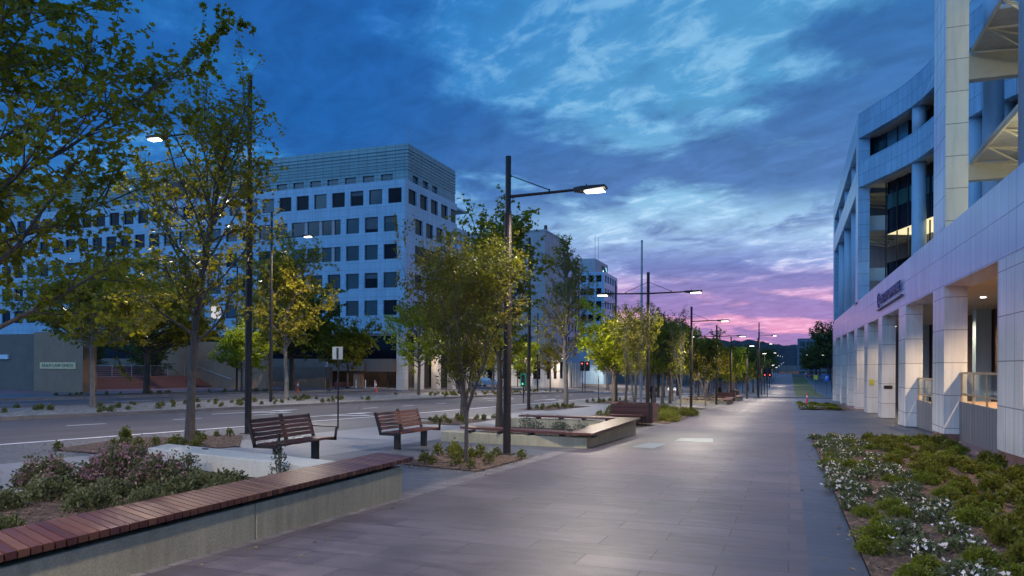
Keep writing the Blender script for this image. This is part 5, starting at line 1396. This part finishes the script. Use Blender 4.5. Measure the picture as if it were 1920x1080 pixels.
# pylons
b = MB(); b.box(X0, 5.14, 26.49, 28.43, 5.99, 21.5); b.build('pylon', 'fascia_panel', B, bevel=.01)
b = MB(); b.box(X0+.01, 5.13, 26.455, 26.488, 6.0, 21.5); b.build('pylon_lit_face', 'cream_panel', B)  # thin slab whose cream colour holds the warm lamp light on this side
b = MB(); b.tube([(5.2, 19.2, 5.5), (5.2, 19.2, 21.5)], .52, 28); b.build_each('round_column', 'column_paint', B, smooth=True)
# wing along the street
b = MB()
for (z0, z1) in ((17.9, 19.72), (14.3, 16.1)):
    b.box(X0, 5.3, 58.3, 90.5, z0, z1)
b.build_each('upper_band', 'curve_panel', B)
for i, y in enumerate([66.8, 75.0, 83.2]):
    b = MB(); b.tube([(5.15, y, 6.2), (5.15, y, 14.3)], .5, 20); b.tube([(5.15, y, 16.1), (5.15, y, 17.9)], .5, 20); b.build_each('round_column', 'column_paint', B, smooth=True)
b = MB(); b.box(X0, 5.3, 88.5, 90.5, 6.5, 14.3); b.box(X0, 5.3, 88.5, 90.5, 16.1, 17.9); b.build_each('end_pier', 'curve_panel', B)
b = MB(); b.box(X0, 5.25, 58.3, 60.3, 6.2, 14.3); b.box(X0, 5.25, 58.3, 60.3, 16.1, 17.9); b.build_each('corner_pier', 'curve_panel', B)
b = MB(); b.box(5.3, 9.5, 58.6, 90.3, 17.95, 18.1); b.box(5.3, 9.5, 60.6, 90.3, 14.35, 14.5); b.build_each('wing_soffit', 'soffit_panel', B)
b = MB(); b.box(9.4, 9.6, 61.5, 90, 6, 18); b.build('wing_glazing', 'dark_glass', B)
# curved bands (plan curve seen from the inside)
CV = [(4.52, 58.29), (5.1, 57.0), (5.65, 55.8), (6.15, 54.7), (6.6, 53.55), (7.0, 52.4), (7.35, 51.1), (7.6, 49.9), (7.8, 48.6), (7.95, 47.2), (8.1, 45.8), (8.4, 44.2), (8.9, 42.6), (9.8, 41.), (11.2, 39.7), (13, 38.8)]
def off(c, d):
    r = []
    for i, (x, y) in enumerate(c):
        a = c[max(0, i-1)]; e = c[min(len(c)-1, i+1)]; dx, dy = e[0]-a[0], e[1]-a[1]; l = math.hypot(dx, dy)
        r.append((x-dy/l*d, y+dx/l*d))
    return r
def ribbon(b, c, th, z0, z1):
    b.mark(); o2 = off(c, th)
    for i in range(len(c)-1):
        p = [c[i], c[i+1], o2[i+1], o2[i]]
        b.add([(x, y, z0) for x, y in p]+[(x, y, z1) for x, y in p], [(0, 3, 2, 1), (4, 5, 6, 7), (0, 1, 5, 4), (2, 3, 7, 6)]+([(3, 0, 4, 7)] if i == 0 else [])+([(1, 2, 6, 5)] if i == len(c)-2 else []))
b = MB(); ribbon(b, CV, .45, 17.93, 19.7); ribbon(b, CV, .45, 14.45, 16.25); b.build_each('curved_band', 'curve_panel', B)
b = MB(); ribbon(b, off(CV, .45), 1.8, 17.95, 18.1); ribbon(b, off(CV, .45), 1.8, 14.47, 14.6); b.build_each('curved_soffit', 'soffit_panel', B)
CG = off(CV, 1.3)[1:]; b = MB(); b.add([(5.3, 58.9, 16.1), (CG[0][0], CG[0][1], 16.1), (CG[0][0], CG[0][1], 17.95), (5.3, 58.9, 17.95)], [(0, 1, 2, 3)]); b.build('corner_glazing', 'teal_glass', B)
b = MB(); ribbon(b, CG, .1, 5.6, 8.9); ribbon(b, CG, .1, 10.9, 18.0); b.build_each('curved_glazing', 'dark_glass', B)
b = MB(); ribbon(b, [(x-.06, y-.04) for x, y in CG[:3]], .03, 16.2, 17.9); b.build('teal_glazing', 'teal_pane', B)
b = MB(); ribbon(b, CG, .12, 12.6, 13.6); b.v = [(x-.05, y-.05, z) for x, y, z in b.v]; b.build('green_spandrel', 'green_glass', B)
b = MB()
for i in range(0, len(CG)): b.tube([(CG[i][0]-.08, CG[i][1]-.05, 5.6), (CG[i][0]-.08, CG[i][1]-.05, 18.)], .05, 6)
b.build('mullion', 'dark_metal', B)
# lit office behind
lo = empty('lit_office', (0, 0, 0), 0)
lo['label'] = 'x'; bpy.data.objects.remove(lo)
CR = off(CV, 5.5)[1:9]
b = MB(); ribbon(b, CR, .1, 8.9, 10.9); b.build('office_back_wall', 'lit_room', B)
pA, pB = CG[0], CG[-4]
b = MB(); b.add([(x, y, 8.9) for x, y in (CG[0], CG[7], CR[7], CR[0])], [(0, 1, 2, 3)]); b.build('office_floor', 'brown_wall', B)
b = MB(); b.add([(x, y, 10.89) for x, y in (CG[0], CG[7], CR[7], CR[0])], [(0, 1, 2, 3)]); b.build('office_ceiling', 'lit_room', B)
b = MB()
for k in range(3):
    for j in range(2):
        cx, cy = CG[1+k*2]; cx += 1.1+j*1.3; cy += .6+j*.5; b.box(cx-.15, cx+.15, cy-.6, cy+.6, 10.82, 10.87)
b.build_each('tube_light', 'tube_light', B)
b = MB()
for k in (1, 4): cx, cy = CG[1+k]; b.box(cx+1.3, cx+1.9, cy, cy+.5, 8.9, 9.7-.1*(k % 2))
b.build_each('office_furniture', 'dark_metal', B)
for (i, rr) in ((5, .42), (9, .5), (11, .5)):
    c = off(CV, .55)[i]
    b = MB(); b.tube([(c[0], c[1], 5.6), (c[0], c[1], 14.46)], rr, 24); b.tube([(c[0], c[1], 16.2), (c[0], c[1], 17.94)], rr, 24); b.build_each('round_column', 'column_paint', B, smooth=True)
# recess between corner pier and glazing
b = MB(); b.box(5.25, 8.6, 59.2, 59.7, 11.5, 12.55); b.box(5.25, 8.6, 59.2, 59.7, 7.9, 8.8); b.build_each('cross_beam', 'column_paint', B)
b = MB(); b.add([(8.6, 59, 5.8), (9.2, 57, 5.8), (9.2, 57, 14.4), (8.6, 59, 14.4)], [(0, 1, 2, 3)]); b.box(9.2, 9.3, 57, 64, 5.8, 14.4); b.box(5.3, 9.3, 63.9, 64, 5.8, 17.9); b.build('recess_wall', 'grey_slats', B)
def truss(b, x0, x1, y0, y1, z, n=4, r=.035):
    for k in range(n):
        a = y0+(y1-y0)*k/n; c = y0+(y1-y0)*(k+1)/n; m_ = (a+c)/2
        b.tube([(x0, a, z), ((x0+x1)/2, m_, z-.45), (x0, c, z)], r, 5); b.tube([(x1, a, z), ((x0+x1)/2, m_, z-.45), (x1, c, z)], r, 5)
        b.tube([(x0, a, z), (x1, c, z)], r, 5)
        if k: b.tube([((x0+x1)/2, m_-(y1-y0)/n, z-.45), ((x0+x1)/2, m_, z-.45)], r, 5)
b = MB(); b.mark(); truss(b, 5.4, 8.4, 59.8, 63.8, 11.3, 3); b.mark(); truss(b, 5.4, 8.4, 59.8, 63.8, 14.2, 3); b.build_each('recess_truss', 'beam_paint', B)
b = MB(); b.box(5.3, 8.6, 59.8, 63.9, 11.6, 11.75); b.build('recess_slab', 'soffit_panel', B)
# canopies between the pylon and the round column
b = MB(); b.box(5.0, 12, 30.7, 31.1, 8.35, 8.95); b.box(5.0, 12, 30.7, 31.1, 11.95, 12.85); b.build_each('canopy_beam', 'beam_paint', B)
b = MB(); b.box(6.0, 12, 20, 30.69, 8.97, 9.1); b.build('lower_canopy', 'soffit_panel', B)
b = MB(); b.box(6.0, 12, 27.2, 30.69, 12.87, 13.); b.build('upper_canopy', 'soffit_panel', B)
b = MB(); b.mark(); truss(b, 6.05, 8.6, 20.5, 30.4, 8.9, 5); b.tube([(6.03, 20, 8.9), (6.03, 30.6, 8.9)], .05, 6); b.mark(); truss(b, 6.05, 8.6, 22.5, 30.4, 12.8, 4); b.tube([(6.03, 20, 12.9), (6.03, 30.6, 12.9)], .06, 6); truss(b, 8.6, 11.2, 22.5, 30.4, 12.8, 4); b.build_each('canopy_truss', 'beam_paint', B)
b = MB(); b.add([(5.3, 31, 13.2), (5.3, 38, 13.2), (7.2, 31, 17.5), (7.2, 38, 17.5)], [(0, 1, 3, 2)]); b.add([(5.3, 31, 13.2), (7.2, 31, 17.5), (5.3, 31, 17.5)], [(0, 1, 2)]); b.build('raked_panel', 'cream_panel', B)
for (x, y, r) in ((9.6, 42.5, .6), (8.2, 37.5, .4)):
    b = MB(); b.tube([(x, y, 5.5), (x, y, 18)], r, 24); b.build_each('round_column', 'column_paint', B, smooth=True)
b = MB(); b.box(11.8, 12, 22, 40, 5.6, 19); b.box(10.7, 11.8, 36, 36.1, 5.6, 18); b.build('rear_glazing', 'teal_glass', B)
b = MB()
for k in range(8): b.box(11.7, 11.79, 23+k*2, 23.1+k*2, 5.6, 19)
for z in (8, 10.5, 13, 15.5): b.box(11.7, 11.788, 22, 40, z, z+.12)
b.build('glazing_frame', 'dark_metal', B)
b = MB(); b.box(9.6, 20, 31, 90, 19.5, 19.65); b.box(12, 20, 22, 90, 5.6, 19.5); b.build('core_volume', 'column_paint', B)
b = MB(); b.add([(8.9, 50, 19.4), (12, 50, 19.4), (12, 60, 19.4), (8.9, 60, 19.4), (9.2, 51, 22.1), (12, 51, 22.1), (12, 59, 22.1), (9.2, 59, 22.1)], [(0,3,2,1),(4,5,6,7),(0,1,5,4),(1,2,6,5),(2,3,7,6),(3,0,4,7)]); b.build('roof_plant_room', 'dark_glass', B)
b = MB(); b.box(4.6, 5.2, 88, 90, 5, 6); 
# added warm point lights without fittings, washing the cream faces and the recess
for (x, y, z, e) in ((7.5, 24.5, 12.2, 150), (7.5, 25.5, 6.6, 160), (7.4, 61.5, 6.6, 25)):
    l = bpy.data.lights.new('warm_fill', 'POINT'); l.energy = e; l.color = (1, .82, .5); l.shadow_soft_size = .25
    o = bpy.data.objects.new('warm_fill', l); COL.objects.link(o); o.location = (x, y, z); o.parent = B

# ------------------------------------------------------------------ world
w = bpy.data.worlds.new('World'); S.world = w; w.use_nodes = True
nt = w.node_tree; nt.nodes.clear()
out = nt.nodes.new('ShaderNodeOutputWorld'); bg = nt.nodes.new('ShaderNodeBackground'); nt.links.new(bg.outputs[0], out.inputs[0])
tc = nt.nodes.new('ShaderNodeTexCoord').outputs['Generated']
s = nt.nodes.new('ShaderNodeSeparateXYZ'); nt.links.new(tc, s.inputs[0]); dx, dy, dz = s.outputs
zc = mth(nt, 'MAXIMUM', dz, 0.)
street = ramp(nt, zc, [(0, (.80, .32, .50)), (.045, (.78, .32, .52)), (.09, (.66, .36, .60)), (.13, (.28, .36, .68)), (.18, (.36, .58, .80)), (.23, (.22, .48, .73)), (.32, (.10, .34, .61)), (.5, (.06, .27, .55)), (1, (.03, .16, .42))])
side = ramp(nt, zc, [(0, (.09, .20, .48)), (.10, (.06, .21, .52)), (.2, (.03, .21, .55)), (.4, (.022, .18, .52)), (1, (.02, .13, .40))])
az = mapr(nt, mth(nt, 'ADD', mth(nt, 'MULTIPLY', dy, .92), mth(nt, 'MULTIPLY', dx, .40)), .50, .86)
base = mixc(nt, az, side, street)
# cloud coordinates: project on a plane overhead
cb = nt.nodes.new('ShaderNodeCombineXYZ'); den = mth(nt, 'ADD', zc, .10)
nt.links.new(mth(nt, 'DIVIDE', dx, den), cb.inputs[0]); nt.links.new(mth(nt, 'DIVIDE', dy, den), cb.inputs[1])
mp = nt.nodes.new('ShaderNodeMapping'); mp.inputs['Rotation'].default_value = (0, 0, R_(35)); mp.inputs['Scale'].default_value = (1.0, .95, 1); mp.inputs['Location'].default_value = (3.3, 1.7, 0)
nt.links.new(cb.outputs[0], mp.inputs[0]); cv = mp.outputs[0]
n1 = noise(nt, cv, 1.25, 10, .55, .25); n2 = noise(nt, cv, 2.6, 8, .6, .8); n3 = noise(nt, vmul(nt, cv, (1, 1.6, 1)), 5.5, 7, .62, .4)
f = mth(nt, 'ADD', mth(nt, 'MULTIPLY', n1, .78), mth(nt, 'MULTIPLY', n2, .22))
cloudmask = mapr(nt, f, .415, .525)
cdark = ramp(nt, zc, [(0, (.26, .17, .42)), (.07, (.25, .19, .47)), (.14, (.13, .18, .44)), (.22, (.06, .135, .37)), (.4, (.026, .11, .33)), (1, (.02, .10, .30))])
cdside = ramp(nt, zc, [(0, (.05, .12, .34)), (.3, (.012, .09, .33)), (1, (.02, .08, .28))])
cdark = mixc(nt, az, cdside, cdark)
gap = mth(nt, 'MULTIPLY', mth(nt, 'MULTIPLY', mapr(nt, zc, .125, .165), mapr(nt, zc, .23, .185)), mth(nt, 'MULTIPLY', az, mapr(nt, n2, .36, .56)))
c = mixc(nt, mth(nt, 'MULTIPLY', mth(nt, 'MULTIPLY', cloudmask, .85), mth(nt, 'SUBTRACT', 1., mth(nt, 'MULTIPLY', gap, .85))), base, cdark)
# bright thin streaks where the cloud deck breaks
hi = mth(nt, 'MULTIPLY', mapr(nt, f, .50, .40), mapr(nt, n3, .46, .64))
hc = ramp(nt, zc, [(0, (.9, .48, .6)), (.08, (.75, .5, .70)), (.16, (.60, .72, .84)), (.3, (.28, .50, .68)), (.6, (.14, .36, .58))])
c = mixc(nt, mth(nt, 'MULTIPLY', hi, mth(nt, 'ADD', mth(nt, 'MULTIPLY', az, .45), .2)), c, hc)
tex = ramp(nt, n3, [(.3, .84), (.7, 1.17)]); c = mixc(nt, 1., c, tex, 'MULTIPLY')
# twilight brightened in the unseen sky behind the camera and overhead, lifting the facades
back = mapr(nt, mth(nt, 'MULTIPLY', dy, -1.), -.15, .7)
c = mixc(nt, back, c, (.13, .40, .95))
top = mapr(nt, dz, .62, .9)
c = mixc(nt, mth(nt, 'MULTIPLY', top, .8), c, (.20, .34, .66))
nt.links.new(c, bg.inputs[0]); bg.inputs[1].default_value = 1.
fill = bpy.data.lights.new('dusk_fill', 'SUN'); fill.energy = .5; fill.angle = R_(50); fill.color = (.30, .58, 1.)  # broad blue fill added from behind the camera, standing in for twilight glow
so = bpy.data.objects.new('dusk_fill', fill); COL.objects.link(so)
so.rotation_euler = Vector((-.65, -.55, .5)).to_track_quat('Z', 'Y').to_euler()

# ------------------------------------------------------------------ camera
a = R_(20.4); ro = R_(.3)
Rv = Vector((math.cos(a)*math.cos(ro), math.sin(a)*math.cos(ro), math.sin(ro)))
Uv = Vector((-math.cos(a)*math.sin(ro), -math.sin(a)*math.sin(ro), math.cos(ro)))
Fv = Vector((-math.sin(a), math.cos(a), 0))
cam = bpy.data.cameras.new('camera'); co = bpy.data.objects.new('camera', cam); COL.objects.link(co)
mw = Matrix((Rv, Uv, -Fv)).transposed().to_4x4(); mw.translation = Vector((0, 0, 1.6)); co.matrix_world = mw
cam.sensor_width = 36; cam.lens = 1400/1920*36; cam.shift_y = (687.3-540)/1920; cam.clip_end = 3000; cam.clip_start = .05
S.camera = co
S.view_settings.view_transform = 'Standard'; S.view_settings.look = 'None'; S.view_settings.exposure = .17; S.view_settings.gamma = 1
S.cycles.use_light_tree = True; S.cycles.max_bounces = 6; S.cycles.transparent_max_bounces = 8; S.cycles.use_denoising = True
S.cycles.sample_clamp_indirect = 4
